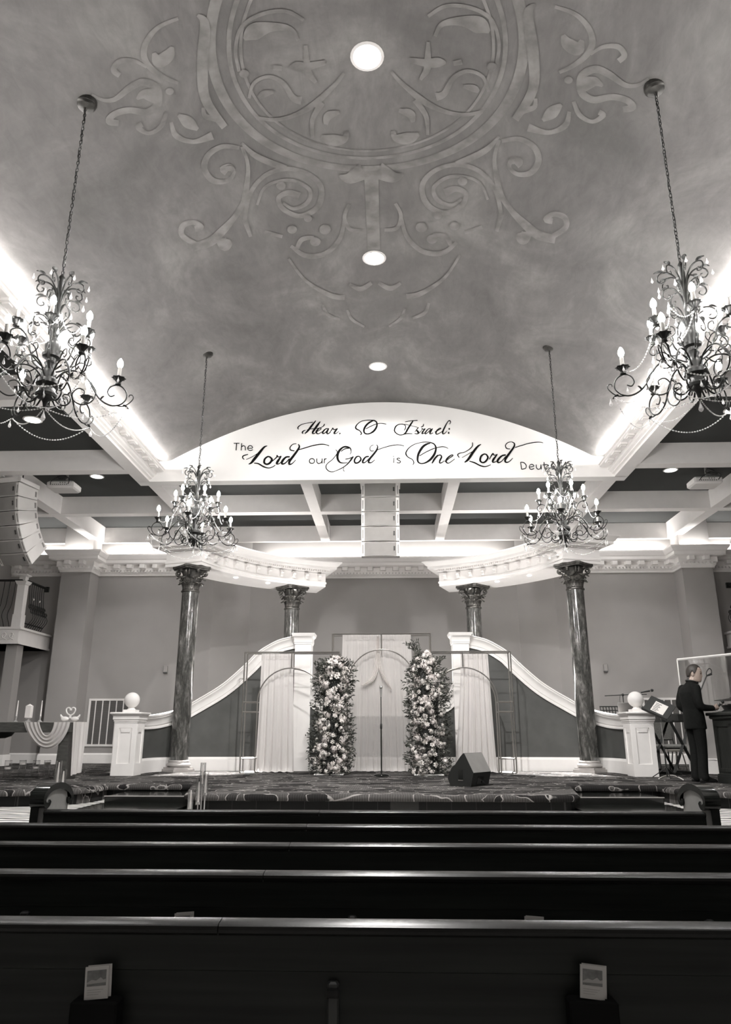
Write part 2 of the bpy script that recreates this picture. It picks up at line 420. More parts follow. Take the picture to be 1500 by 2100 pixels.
# ------------------------------------------------------------------ the hall: floors and stage
struct(MB().box(-9.7, 9.7, -4, 19.3, -.1, 0).build('floor', M['floorcarpet']))
struct(MB().box(-9.7, 9.7, 7.0, 19.3, 0.001, APRON).build('floor_front', M['floorcarpet']))
front = [(-9.7, 9.92), (-5.4, 9.98), (-4.45, 10.28), (-4.12, 10.5), (-4.02, 10.8), (-4.0, 11.3), (-2.72, 11.3), (-2.66, 11.1), (-2.40, 9.82), (-2.28, 9.66), (-2.1, 9.62),
         (2.15, 9.55), (2.36, 9.6), (2.46, 9.8), (2.66, 11.05), (2.72, 11.25), (4.0, 11.28), (4.02, 10.8), (4.12, 10.4), (4.45, 10.2), (5.4, 9.98), (9.7, 9.92)]
ST = MB()
ST.prism([(x, y + .05) for x, y in front] + [(9.7, 19.2), (-9.7, 19.2)], APRON + .001, S - .002)
ST.sweep(front, [(-.08, S - .002), (-.03, S), (0, S), (.03, S - .008), (.05, S - .03), (.055, S - .05), (.045, S - .075), (0, S - .082), (-.08, S - .082)])
struct(ST.build('floor_stage', M['stagecarpet'], smooth=40))
struct(MB().sweep(front, [(-.045, APRON), (-.02, APRON), (-.02, S - .08), (-.045, S - .08)]).build('trim_stage_riser', M['tile']))
for s in (-1, 1):
    st = thing('stage_step', 'low black step in the %s recess of the stage front' % ('left' if s < 0 else 'right'), 'step', (s * 3.2, 10.8, APRON))
    a, b2 = (-3.66, -2.5) if s < 0 else (2.5, 3.72)
    MB().bbox(((a + b2) / 2, 10.79, .611), (b2 - a, .94, .118), .008).build('tread', M['blackg'], st, world=True)
    MB().bbox(((a + b2) / 2, 9.87, APRON + .021), (b2 - a + .1, .88, .038), .008).build('tread', M['blackg'], st, world=True)
    MB().box(a, b2, 10.30, 10.325, .668, .680).build('nosing_strip', M['plinth'], st, world=True)

# ------------------------------------------------------------------ walls
half = [(-9.7, 18.5), (-8.15, 18.5), (-8.15, 17.95), (-7.4, 17.95), (-7.4, 18.5), (-4.37, 18.5), (-3.5, 19.0)]
wallpath = half + [(-x, y) for x, y in half[::-1]]
struct(MB().sweep(wallpath, [(0, .5), (0, 6.7), (-.15, 6.7), (-.15, .5), (0, .5)], cap=False).build('wall_back', M['wall']))
for s, n in ((-1, 'left'), (1, 'right')):
    struct(MB().box(min(s * 9.7, s * 9.9), max(s * 9.7, s * 9.9), -4, 19.3, -.1, 6.7).build('wall_' + n, M['wall']))
struct(MB().box(-9.9, 9.9, -4.2, -4, -.1, 8).build('wall_rear', M['wall']))
bb = [(0, S), (.035, S), (.035, S + .20), (.022, S + .225), (.012, S + .235), (0, S + .235)]
struct(MB().sweep(wallpath, bb).build('baseboard_back', M['whiteb']))
# stage wall cornice with modillions, bead row and a trough for the light strip
CO = MB()
CO.sweep(wallpath, [(0, 5.37), (.04, 5.37), (.04, 5.42), (.055, 5.43), (.075, 5.49), (.10, 5.50), (.10, 5.63), (.22, 5.645), (.25, 5.67), (.25, 5.74), (.28, 5.76), (.33, 5.83), (.34, 5.845), (.34, 5.88), (.29, 5.88), (.29, 5.79), (0, 5.79)])
for (ax, ay), (bx, by) in zip(wallpath, wallpath[1:]):
    d = Vector((bx - ax, by - ay)); Ln = d.length; d.normalize(); nn = Vector((d.y, -d.x))
    k = max(int(Ln / .33), 1)
    for i in range(k):
        t = (i + .5) / k * Ln
        Mx = Matrix(((d.x, nn.x, 0, ax + d.x * t), (d.y, nn.y, 0, ay + d.y * t), (0, 0, 1, 0), (0, 0, 0, 1)))
        CO.prism([(-.085, .09), (.085, .09), (.065, .21), (-.065, .21)], 5.545, 5.64, Mx)
    k = max(int(Ln / .085), 1)
    for i in range(k):
        t = (i + .5) / k * Ln
        Mx = Matrix(((d.x, nn.x, 0, ax + d.x * t), (d.y, nn.y, 0, ay + d.y * t), (0, 0, 1, 0), (0, 0, 0, 1)))
        CO.box(-.028, .028, .06, .115, 5.455, 5.50, Mx)
struct(CO.build('trim_1', M['white']))

# ------------------------------------------------------------------ coffered ceiling, beams, vault, lettered gable
cl = MB()
cl.box(-9.9, -4.76, -4, 19.3, 6.63, 6.75); cl.box(4.76, 9.9, -4, 19.3, 6.63, 6.75); cl.box(-4.76, 4.76, 13.7, 19.3, 6.63, 6.75)
struct(cl.build('ceiling', M['coffer']))
def beam(x0, x1, y0, y1, z0=6.22): struct(MB().box(x0, x1, y0, y1, z0, 6.64).build('ceiling_beam', M['white']))
for y in (1.0, 3.95, 6.9, 9.87, 12.93):
    beam(-9.7, -4.79, y - .12, y + .12); beam(4.79, 9.7, y - .12, y + .12)
beam(-9.7, 9.7, 15.66, 15.90)
beam(-9.7, 9.7, 18.3, 18.42)
for x in (-1.47, 1.47): beam(x - .115, x + .115, 13.74, 18.31, 6.222)
for x in (-4.52, 4.52): beam(x - .125, x + .125, 13.74, 18.31, 6.222)
for x in (-7.4, 7.4): beam(x - .13, x + .13, -4, 18.31, 6.222)
VA = MB()
xs = [-4.74 + 9.48 * i / 110 for i in range(111)]
VA.grid(lambda u, v: (-4.74 + 9.48 * u, -4 + 17.56 * v, vz(-4.74 + 9.48 * u)), 110, 40)
vo = VA.build('ceiling_vault', M['vault'], smooth=60); struct(vo)
md = vo.modifiers.new('thickness', 'SOLIDIFY'); md.thickness = .12; md.offset = 1
TY = MB()
arc = [(x, vz(x) + .05) for x in xs]
poly = [(-4.8, 6.22)] + [(-4.8, 6.64)] + arc + [(4.8, 6.64)] + [(4.8, 6.22)]
TY.prism(poly, -13.75, -13.5, Matrix(((1, 0, 0, 0), (0, 0, -1, 0), (0, 1, 0, 0), (0, 0, 0, 1))))
struct(TY.build('wall_gable', M['tymp']))
pf = [(4.272, 6.485), (4.25, 6.485), (4.25, 6.465), (4.275, 6.455), (4.275, 6.43), (4.30, 6.415), (4.42, 6.41), (4.42, 6.365), (4.44, 6.355), (4.455, 6.325), (4.495, 6.305), (4.495, 6.28), (4.54, 6.265), (4.54, 6.22), (4.80, 6.22), (4.80, 6.64), (4.74, 6.64), (4.74, 6.45), (4.272, 6.45)]
for s, nme in ((-1, 'trim_2'), (1, 'trim_3')):
    q = MB()
    Mx = Matrix(((s, 0, 0, 0), (0, 0, 1, 0), (0, 1, 0, 0), (0, 0, 0, 1)))
    q.prism(pf, -4, 13.52, Mx)
    y = -3.8
    while y < 13.3:
        q.box(min(s * 4.29, s * 4.41), max(s * 4.29, s * 4.41), y, y + .19, 6.378, 6.42)
        q.box(min(s * 4.31, s * 4.40), max(s * 4.31, s * 4.40), y + .05, y + .14, 6.36, 6.38)
        y += .40
    struct(q.build(nme, M['white']))

# painted scrollwork of the vault: strokes traced on one half and mirrored about the axis of the hall
SC = MB()
def on_vault(X, Y, off): return Vector((X, Y, vz(X) - off))
def stroke(pts, off):
    sm = smoothpath(pts, 6); row = []
    for i, (x, y, wd) in enumerate(sm):
        a = sm[max(i - 1, 0)]; b2 = sm[min(i + 1, len(sm) - 1)]
        dx, dy = b2[0] - a[0], b2[1] - a[1]; l = math.hypot(dx, dy) or 1
        nx, ny = -dy / l * wd / 2, dx / l * wd / 2
        row.append((atV(x + nx, y + ny), atV(x - nx, y - ny)))
    for sgn in (1, -1):
        vs = []
        for p, q in row: vs += [on_vault(sgn * (p.x - .02), p.y, off), on_vault(sgn * (q.x - .02), q.y, off)]
        SC.add(vs, [(2 * i, 2 * i + 1, 2 * i + 3, 2 * i + 2) for i in range(len(row) - 1)])
def blob(x, y, r, ry, off):
    n = 14; pts = [atV(x + r * math.cos(2 * PI * k / n), y + ry * math.sin(2 * PI * k / n)) for k in range(n)]
    for sgn in (1, -1): SC.add([on_vault(sgn * (p.x - .02), p.y, off) for p in pts], [tuple(range(n))])
T2 = [  # traced at double size
 [(740, 75, 14), (660, 110, 18), (610, 170, 24), (600, 230, 26), (630, 280, 24), (690, 320, 18), (740, 340, 14)],
 [(640, 215, 16), (660, 250, 52), (700, 225, 50), (715, 190, 16)],
 [(610, 275, 10), (560, 248, 16), (500, 250, 22), (475, 285, 24), (500, 308, 22)],
 [(385, 385, 10), (430, 408, 14), (480, 405, 20), (540, 360, 28), (595, 335, 30), (650, 360, 32), (655, 425, 32), (610, 458, 28), (540, 450, 26), (480, 465, 26), (455, 495, 28), (495, 503, 24)],
 [(570, 405, 10), (600, 385, 40), (650, 395, 60)],
 [(690, 460, 16), (670, 515, 20), (620, 545, 16), (575, 522, 22), (592, 508, 22)],
 [(710, 500, 14), (730, 555, 24), (800, 580, 18), (880, 555, 34)], [(740, 470, 14), (780, 500, 50), (820, 530, 14)],
 [(842, 440, 14), (850, 475, 20), (900, 490, 24), (930, 520, 14)],
 [(990, 605, 16), (920, 600, 20), (862, 635, 24), (846, 690, 26), (880, 738, 24), (935, 742, 18), (966, 712, 16), (952, 682, 22), (922, 692, 26), (938, 708, 26)],
 [(1000, 600, 14), (1025, 680, 16), (1015, 790, 24), (1000, 840, 22), (965, 895, 24), (920, 945, 34), (870, 990, 38), (800, 1012, 34)],
 [(810, 1000, 20), (755, 965, 22), (757, 925, 24), (800, 910, 20), (832, 930, 24), (806, 938, 24)],
 [(1010, 900, 22), (1035, 970, 14)], [(900, 985, 20), (930, 1000, 56), (955, 990, 20)],
 [(1012, 900, 16), (1030, 800, 18), (1090, 722, 18), (1180, 692, 18), (1270, 712, 18), (1325, 770, 22), (1310, 848, 24), (1240, 885, 20), (1170, 858, 20), (1150, 812, 20), (1190, 790, 24), (1235, 805, 34)],
 [(1062, 840, 10), (1090, 772, 12), (1150, 742, 12), (1220, 742, 14), (1278, 780, 16), (1268, 830, 18), (1212, 855, 14), (1168, 832, 10)],
 [(1092, 950, 16), (1165, 970, 14)], [(1200, 1008, 14), (1260, 1048, 20), (1340, 1040, 20), (1400, 980, 18), (1420, 900, 14)],
 [(1225, 1018, 16), (1245, 982, 20), (1295, 972, 14)], [(1440, 838, 14), (1420, 890, 16), (1442, 940, 16), (1492, 945, 14)],
 [(990, 292, 14), (975, 205, 14), (1000, 110, 16), (1080, 58, 16), (1180, 45, 16), (1255, 82, 14)],
 [(1010, 160, 14), (1050, 130, 70), (1120, 110, 40), (1200, 118, 22), (1232, 165, 14)], [(1130, 275, 22), (1165, 280, 20)],
 [(1030, 402, 12), (1050, 340, 14), (1110, 314, 16), (1170, 340, 20), (1210, 400, 26), (1245, 412, 34)],
 [(1060, 482, 14), (1140, 490, 16), (1220, 470, 18), (1295, 428, 26), (1380, 350, 18), (1420, 300, 12)],
 [(1290, 565, 14), (1290, 490, 20), (1330, 420, 26)], [(1070, 400, 14), (1090, 385, 30), (1130, 375, 14)],
 [(1345, 510, 16), (1355, 475, 36), (1400, 460, 14)], [(1325, 560, 16), (1370, 575, 50), (1420, 570, 30), (1430, 540, 16)],
 [(1195, 275, 10), (1225, 272, 40), (1270, 272, 34), (1345, 255, 20)], [(1262, 185, 14), (1268, 260, 28), (1275, 300, 28), (1305, 338, 14)],
 [(820, 60, 12), (850, 100, 40), (840, 250, 46), (850, 400, 40), (930, 520, 30)],
 [(1000, 585, 10), (1060, 640, 24), (1180, 690, 26)],
 [(1500, 700, 70), (1440, 730, 46), (1400, 720, 10)],
 [(1190, 1060, 10), (1260, 1150, 12), (1360, 1210, 20), (1420, 1220, 22)], [(1330, 1250, 10), (1350, 1290, 14), (1400, 1310, 10)],
 [(1440, 1165, 12), (1485, 1185, 20), (1530, 1160, 16)], [(1430, 1270, 10), (1450, 1310, 12), (1500, 1340, 8)]]
for i, t in enumerate(T2): stroke([(x / 2, y / 2, wd / 2) for x, y, wd in t], .004 + .0001 * i)
for x, y, r in ((705, 372, 17), (1160, 760, 20), (1205, 940, 20), (1340, 940, 24), (1270, 895, 17), (1300, 990, 22), (1010, 300, 20), (950, 688, 14)): blob(x / 2, y / 2, r / 2, r / 2 * .85, .009)
RC = atV(752, 116); RCY = RC.y
def ring(rad, wd, off):
    n = 120; vs = []
    for k in range(n):
        a = 2 * PI * k / n
        for r in (rad - wd / 2, rad + wd / 2): vs.append(on_vault(r * math.cos(a), RCY + r * math.sin(a), off))
    SC.add(vs, [(2 * k, 2 * k + 1, (2 * k + 3) % (2 * n), (2 * k + 2) % (2 * n)) for k in range(n)])
r_out = (atV(752, 347).y - RCY)
ring(r_out, .10, .0035); ring(r_out - .17, .045, .0036); ring(r_out - .28, .03, .0037)
b0, b1 = atV(766, 352), atV(767, 512)
SC.add([on_vault(x, y, .0042) for x, y in ((-.085, b0.y), (.085, b0.y), (.085, b1.y), (-.085, b1.y))], [(0, 1, 2, 3)])
o = SC.build('ceiling_scrollwork', M['stencil'], fix=False); struct(o)
# ------------------------------------------------------------------ lettering on the gable
def lettering(name, parent, words_):
    pass
vl = thing('verse_lettering', 'black script verse painted across the white arched gable', 'lettering', (0, 13.5, 6.9))
def word(strokes, ox, oy, k, mn=1.0):
    q = MB(); z = [0]
    for st in strokes:
        if len(st) == 1:
            x, y, wd = st[0]; st = [(x - wd * .4, y, wd * .9), (x + wd * .4, y, wd * .9)]
        st = [p if len(p) == 3 else (*p, 11) for p in st]
        sm = smoothpath(st, 7) if len(st) > 2 else st
        row = []
        for i, (x, y, wd) in enumerate(sm):
            a = sm[max(i - 1, 0)]; b2 = sm[min(i + 1, len(sm) - 1)]
            dx, dy = b2[0] - a[0], b2[1] - a[1]; l = math.hypot(dx, dy) or 1
            wd = max(wd, mn * 5.5)
            nx, ny = -dy / l * wd / 2, dx / l * wd / 2
            z[0] += 1e-6
            row.append((atY(ox + (x + nx) / k, oy + (y + ny) / k, 13.490 - z[0]), atY(ox + (x - nx) / k, oy + (y - ny) / k, 13.490 - z[0])))
        vs = [p for r in row for p in r]
        n = len(row)
        vs2 = [(p[0], 13.4992, p[2]) for p in vs]
        fs = [(2 * i, 2 * i + 1, 2 * i + 3, 2 * i + 2) for i in range(n - 1)]
        fs += [(2 * i, 2 * i + 2, 2 * n + 2 * i + 2, 2 * n + 2 * i) for i in range(n - 1)] + [(2 * i + 1, 2 * i + 3, 2 * n + 2 * i + 3, 2 * n + 2 * i + 1) for i in range(n - 1)]
        q.add(list(vs) + vs2, fs)
    return q.build('word', M['ink'], vl, world=True)
A1 = (600, 850, 8.333); A2 = (780, 850, 9.375); A3 = (470, 895, 6.818); A4 = (660, 900, 8.333); A5 = (800, 895, 9.375); A6 = (920, 895, 5.769)
word([[(400, 105, 12), (330, 190, 30), (270, 270, 28), (212, 327, 12)], [(225, 268, 8), (190, 280, 16), (170, 305, 22), (182, 328, 10)],
      [(475, 120, 12), (430, 180, 32), (380, 250, 32), (348, 300, 28), (352, 325, 16), (390, 318, 10)],
      [(350, 130, 12), (260, 145, 7), (170, 165, 8), (110, 200, 14), (92, 230, 16), (106, 255, 8)], [(250, 262, 10), (330, 245, 8), (440, 235, 8), (510, 210, 8), (542, 180, 16), (547, 158, 8)],
      [(390, 305, 10), (450, 275, 8), (490, 242, 14), (468, 228, 12), (430, 260, 24), (408, 300, 26), (432, 328, 14), (480, 312, 8), (525, 282, 6)],
      [(620, 243, 10), (570, 245, 14), (524, 290, 24), (520, 322, 18), (560, 310, 10), (612, 248, 12)], [(622, 238, 16), (590, 300, 26), (604, 328, 16), (650, 305, 8)],
      [(640, 305, 8), (682, 245, 14), (690, 235, 20), (715, 258, 12), (772, 238, 12)], [(770, 240, 14), (722, 300, 26), (716, 325, 16), (758, 316, 8), (790, 286, 6)], [(815, 313, 22), (806, 337, 8)]], *A1)
word([[(1160, 347, 10), (1182, 322, 18), (1150, 275, 14), (1095, 245, 20), (1082, 215, 22), (1110, 165, 14), (1180, 115, 10), (1280, 95, 10), (1390, 98, 12)],
      [(1390, 98, 18), (1438, 130, 22), (1442, 200, 28), (1392, 280, 30), (1310, 327, 18), (1242, 320, 22), (1222, 270, 30), (1250, 200, 30), (1310, 140, 26), (1390, 98, 16)],
      [(1255, 245, 10), (1350, 195, 10), (1440, 160, 9), (1500, 150, 8), (1560, 154, 10), (1605, 164, 8)]], *A1)
word([[(480, 140, 8), (600, 120, 10), (720, 112, 12)], [(640, 112, 14), (590, 185, 28), (530, 280, 30), (490, 350, 26), (440, 387, 12)], [(440, 385, 10), (520, 366, 14), (620, 368, 8)],
      [(450, 385, 14), (370, 390, 14), (300, 350, 18), (275, 300, 22), (300, 230, 20), (360, 190, 12), (440, 185, 12), (485, 215, 12), (488, 260, 14), (460, 305, 8)], [(470, 185, 8), (560, 205, 6), (720, 245, 6)],
      [(668, 330, 8), (738, 248, 12)], [(735, 245, 10), (702, 290, 12), (722, 322, 36), (738, 350, 28), (710, 370, 16), (662, 362, 10)], [(835, 182, 12), (825, 222, 16), (785, 242, 8)], [(740, 365, 10), (800, 300, 8), (805, 262, 12)],
      [(800, 268, 18), (830, 282, 12), (870, 270, 12)], [(868, 272, 12), (820, 330, 26), (806, 366, 18), (850, 355, 8), (880, 325, 6)],
      [(975, 270, 10), (925, 278, 14), (876, 335, 22), (866, 370, 16), (910, 350, 10), (985, 275, 14)], [(1012, 268, 14), (962, 340, 28), (966, 372, 14), (1020, 350, 8)],
      [(1050, 335, 8), (1120, 300, 8), (1170, 266, 14), (1142, 264, 12), (1092, 310, 24), (1072, 360, 22), (1100, 376, 14), (1170, 340, 8), (1205, 305, 6)],
      [(1338, 185, 8), (1356, 145, 14), (1338, 118, 16), (1300, 140, 14), (1240, 250, 26), (1206, 330, 28), (1208, 370, 18), (1250, 355, 10), (1288, 312, 6)], [(1330, 275, 32)], [(1318, 352, 34)]], *A2)
word([[(65, 95, 9), (145, 95, 9)], [(105, 95), (97, 195)], [(177, 95), (168, 195)], [(171, 148), (195, 131), (220, 137), (227, 165), (226, 195)], [(262, 163, 9), (325, 162, 9), (318, 136, 10), (290, 128, 10), (266, 145, 10), (262, 172, 10), (277, 191, 10), (305, 195, 10), (332, 184, 9)]], *A3, mn=1.5)
lord = [[(535, 130, 6), (490, 150, 22), (430, 220, 34), (350, 320, 36), (310, 368, 24), (272, 387, 8)], [(400, 235, 6), (320, 285, 6), (240, 322, 5)], [(215, 320, 8), (190, 300, 14), (200, 270, 14), (265, 250, 8)],
        [(350, 372, 10), (410, 380, 16), (480, 420, 18), (550, 440, 12), (610, 425, 10), (645, 400, 8)], [(565, 282, 18), (600, 320, 26), (570, 370, 26), (525, 388, 22), (492, 365, 26), (500, 315, 24), (540, 282, 18), (575, 286, 16)],
        [(600, 350, 8), (665, 290, 14), (672, 268, 20), (692, 286, 10), (732, 275, 14)], [(728, 280, 12), (682, 345, 32), (666, 380, 22), (700, 380, 10), (740, 345, 8)],
        [(850, 285, 16), (795, 290, 22), (745, 345, 32), (740, 382, 22), (785, 372, 14), (845, 310, 14)], [(968, 108, 10), (984, 140, 20), (960, 190, 26), (902, 270, 30), (850, 340, 32), (842, 384, 24), (880, 380, 12), (932, 328, 6)],
        [(942, 100, 6), (890, 110, 8), (855, 150, 12), (860, 187, 14), (915, 200, 10)], [(975, 185, 10), (1060, 160, 12), (1180, 125, 12), (1290, 108, 12), (1360, 115, 8), (1402, 130, 8)]]
word(lord, *A3)
word([[(1160 + 36 * math.cos(a * PI / 6), 342 + 34 * math.sin(a * PI / 6), 11) for a in range(13)], [(1230, 308), (1228, 352), (1250, 377), (1282, 368), (1301, 340), (1302, 308)], [(1302, 308), (1302, 378)], [(1337, 308), (1331, 377)], [(1335, 332, 10), (1348, 313, 10), (1366, 309, 9)]], *A3, mn=1.4)
word([[(240, 185, 8), (262, 205, 10), (262, 245, 8), (235, 290, 12), (180, 355, 12), (110, 410, 12), (75, 460, 14), (85, 510, 14), (130, 552, 12), (190, 560, 10), (240, 545, 8), (330, 505, 12), (390, 470, 14), (450, 420, 18), (510, 345, 28), (542, 298, 18)], [(385, 490, 8), (370, 525, 8), (392, 555, 8)],
      [(483, 264, 8), (505, 220, 12), (490, 160, 20), (430, 135, 28), (370, 140, 26), (310, 190, 36), (275, 260, 40), (275, 340, 36), (310, 395, 24), (360, 410, 14), (445, 405, 8)], [(330, 212, 14), (400, 168, 14), (470, 160, 12)], [(405, 345, 14), (470, 332, 12), (545, 305, 18)],
      [(655, 305, 18), (672, 350, 28), (630, 400, 24), (580, 410, 24), (560, 370, 28), (590, 312, 24), (630, 294, 16), (662, 312, 16)], [(810, 298, 18), (752, 310, 24), (706, 370, 34), (706, 405, 22), (752, 393, 14), (815, 330, 14)],
      [(938, 98, 8), (957, 130, 20), (940, 190, 28), (880, 270, 32), (822, 340, 34), (802, 397, 28), (850, 402, 14), (912, 353, 8)], [(890, 98, 8), (840, 125, 9), (825, 165, 14), (842, 202, 12), (898, 203, 8)], [(950, 187, 10), (1050, 150, 10), (1180, 115, 12), (1280, 100, 12), (1350, 103, 10), (1410, 120, 8)]], *A4)
word([[(1235, 325, 13), (1232, 410, 13)], [(1230, 297, 16)], [(1345, 337, 11), (1312, 325, 11), (1286, 344, 12), (1320, 365, 12), (1350, 386, 12), (1325, 409, 11), (1283, 400, 11)]], *A4, mn=1.6)
word([[(440, 545, 10), (460, 500, 18), (430, 440, 14), (350, 395, 16), (310, 340, 26), (315, 290, 22), (370, 215, 14), (470, 150, 10), (580, 118, 8), (680, 105, 12), (775, 112, 12)],
      [(775, 112, 16), (850, 145, 22), (885, 220, 30), (860, 330, 40), (780, 440, 40), (680, 505, 24), (600, 518, 18), (547, 490, 28), (532, 430, 36), (552, 330, 42), (622, 210, 42), (700, 150, 32), (778, 128, 16)], [(570, 370, 12), (700, 295, 12), (830, 235, 12), (900, 215, 10), (1000, 195, 12), (1070, 205, 10), (1122, 230, 8)],
      [(808, 517, 20), (860, 430, 34), (922, 352, 14)], [(870, 430, 10), (930, 365, 18), (980, 360, 20), (992, 400, 28), (962, 460, 30), (957, 507, 20), (1000, 500, 14), (1050, 460, 8)], [(1055, 485, 10), (1140, 420, 10), (1212, 368, 16), (1190, 352, 14), (1122, 400, 26), (1082, 460, 32), (1092, 500, 24), (1140, 507, 12), (1245, 432, 8)]], *A5)
word([[(285, 70, 6), (285, 110, 10), (250, 150, 8), (190, 185, 6), (140, 195, 8), (110, 215, 12), (130, 250, 8)], [(160, 250, 4), (220, 215, 5), (290, 175, 5)], [(387, 92, 6), (345, 120, 20), (290, 190, 28), (235, 270, 26), (192, 306, 10)], [(250, 292, 8), (310, 310, 14), (380, 345, 14), (440, 355, 10), (502, 334, 6)],
      [(450, 212, 14), (468, 250, 20), (440, 295, 20), (405, 308, 16), (377, 285, 20), (387, 235, 20), (425, 208, 14), (458, 216, 12)], [(485, 270, 8), (525, 205, 16), (545, 222, 8), (582, 210, 10)], [(578, 215, 10), (535, 270, 26), (526, 302, 16), (560, 298, 8), (602, 262, 5)],
      [(680, 218, 14), (632, 230, 18), (586, 280, 26), (592, 308, 16), (630, 293, 10), (680, 235, 10)], [(745, 62, 6), (780, 80, 12), (778, 120, 20), (730, 190, 24), (680, 260, 26), (676, 300, 18), (715, 300, 10), (762, 256, 5)], [(742, 62, 6), (700, 75, 8), (678, 105, 10), (690, 140, 10), (732, 147, 6)], [(790, 130, 8), (870, 105, 9), (960, 80, 9), (1040, 68, 8), (1090, 68, 6), (1122, 75, 4)]], *A6, mn=.8)
word([[(856, 304, 9), (868, 389, 9)], [(855, 304, 8), (895, 310, 9), (922, 342, 9), (914, 375, 9), (868, 389, 8)], [(960, 362, 8), (1011, 352, 8), (1000, 332, 8), (976, 331, 8), (958, 355, 8), (968, 382, 8), (990, 388, 8), (1014, 377, 8)], [(1040, 332, 8), (1045, 370, 8), (1065, 388, 8), (1090, 375, 8), (1096, 332, 8)], [(1096, 332, 8), (1101, 388, 8)],
      [(1134, 304, 9), (1140, 368, 9), (1150, 388, 9), (1166, 385, 8)], [(1116, 336, 7), (1160, 330, 7)]], *A6, mn=.8)
word([[(1250, 305, 8), (1226, 340, 8), (1222, 368, 8), (1238, 388, 8), (1258, 372, 8), (1250, 350, 8), (1226, 358, 8)], [(1294, 340, 9)], [(1297, 384, 9)], [(1390, 300, 8), (1350, 366, 8)], [(1350, 366, 8), (1416, 360, 8)], [(1392, 302, 8), (1398, 388, 8)]], *A6, mn=.8)
# ------------------------------------------------------------------ columns
def make_column(label):
    t = thing('column', label, 'column', (0, 0, S), R(45), 'marbled columns of the stage apse')
    q = MB(); q.box(-.225, .225, -.225, .225, 0, .05); q.box(-.205, .205, -.205, .205, .05, .085); q.build('plinth', M['plinth'], t)
    MB().lathe([(.20, .085), (.225, .10), (.232, .125), (.225, .15), (.20, .165), (.192, .18), (.20, .19), (.195, .205), (.178, .215)], 32).build('base_torus', M['plinth'], t, smooth=50)
    MB().lathe([(.178, .21), (.1755, .6), (.174, 1.6), (.171, 2.6), (.167, 3.47)], 40).build('shaft', M['marble'], t, smooth=50)
    MB().lathe([(.167, 3.465), (.185, 3.47), (.192, 3.485), (.185, 3.50), (.165, 3.505)], 32).build('necking_ring', M['capital'], t, smooth=50)
    cp = MB().lathe([(.160, 3.50), (.160, 3.62), (.168, 3.76), (.19, 3.86), (.235, 3.915), (.20, 3.92)], 24).build('capital', M['capital'], t, smooth=40)
    def leaf(h, r0, out, wd, curl):
        def fn(u, v):
            a = (u - .5)
            k = v
            z = h * min(k / .8, 1) - (curl * max(k - .8, 0) / .2)
            r = r0 + out * k ** 2.2 + (.03 * math.sin(max(k - .75, 0) / .25 * PI * .5))
            ww = wd * (.85 + .25 * math.sin(k * PI)) * (1 - .55 * max(k - .7, 0) / .3) * (1 + .10 * math.cos(k * 22))
            return (r - abs(a) ** 2 * .10 - .006 * math.cos(a * 18), a * ww, z)
        return MB().grid(fn, 8, 12)
    l1 = leaf(.16, .165, .07, .13, .035); l2 = leaf(.27, .165, .10, .14, .045)
    first = {}
    for tier, (lf, n, a0) in enumerate(((l1, 8, 0), (l2, 8, PI / 8))):
        for k in range(n):
            if tier not in first:
                first[tier] = lf.build('acanthus_leaf', M['capital'], cp, smooth=60, fix=False)
                md = first[tier].modifiers.new('thickness', 'SOLIDIFY'); md.thickness = .012
                o = first[tier]
            else:
                o = first[tier].copy(); COL.objects.link(o); o.parent = cp
            o.location = (0, 0, 3.505); o.rotation_euler = (0, 0, a0 + k * 2 * PI / n)
    vol = MB(); pts = []
    for i in range(26):
        a = -PI * .5 + i / 25 * PI * 2.6; rr = .055 * (1 - i / 25 * .8)
        pts.append((.275 + rr * math.cos(a), 0, 3.865 + rr * math.sin(a)))
    vol.tube([(.17, 0, 3.70), (.20, 0, 3.77), (.235, 0, 3.805)] + pts, [.014] * 3 + [.016 - .0003 * i for i in range(26)], 8)
    v0 = vol.build('volute', M['capital'], cp, smooth=60)
    k0 = True
    for k in range(4):
        for dd in (-.10, .10):
            a = PI / 4 + k * PI / 2 + dd
            if k0: o = v0; k0 = False
            else: o = v0.copy(); COL.objects.link(o); o.parent = cp
            o.rotation_euler = (0, 0, a)
    fl = MB().ball((.235, 0, 3.90), .042, 10, 6); f0 = None
    for k in range(4):
        if f0 is None: f0 = fl.build('fleuron', M['capital'], cp, smooth=60); o = f0
        else: o = f0.copy(); COL.objects.link(o); o.parent = cp
        o.rotation_euler = (0, 0, k * PI / 2)
    ab = MB(); poly = []
    for k in range(4):
        c0 = PI / 4 + k * PI / 2
        A = Vector((.395 * math.cos(c0 - .09), .395 * math.sin(c0 - .09))); B = Vector((.395 * math.cos(c0 + .09), .395 * math.sin(c0 + .09)))
        poly += [A, B]
        c1 = c0 + PI / 2; D = Vector((.395 * math.cos(c1 - .09), .395 * math.sin(c1 - .09)))
        mid = (B + D) / 2; mid -= mid.normalized() * .045
        for tt in (.25, .5, .75): poly.append((B * (1 - tt) ** 2 + mid * 2 * tt * (1 - tt) + D * tt * tt))
    ab.prism([(p.x * .93, p.y * .93) for p in poly], 3.925, 3.955); ab.prism([(p.x, p.y) for p in poly], 3.955, 4.0)
    ab.build('abacus', M['capital'], cp)
    return t
c0 = make_column('dark marbled column in front of the left sweeping white balustrade')
c0.location = (-3.92, 14.74, S)
copy_tree(c0, 'dark marbled column in front of the right sweeping white balustrade', (3.92, 14.74, S), R(45))
copy_tree(c0, 'dark marbled column rising behind the left tall white pillar', (-2.12, 17.0, S), R(45))
copy_tree(c0, 'dark marbled column rising behind the right tall white pillar', (2.12, 17.0, S), R(45))

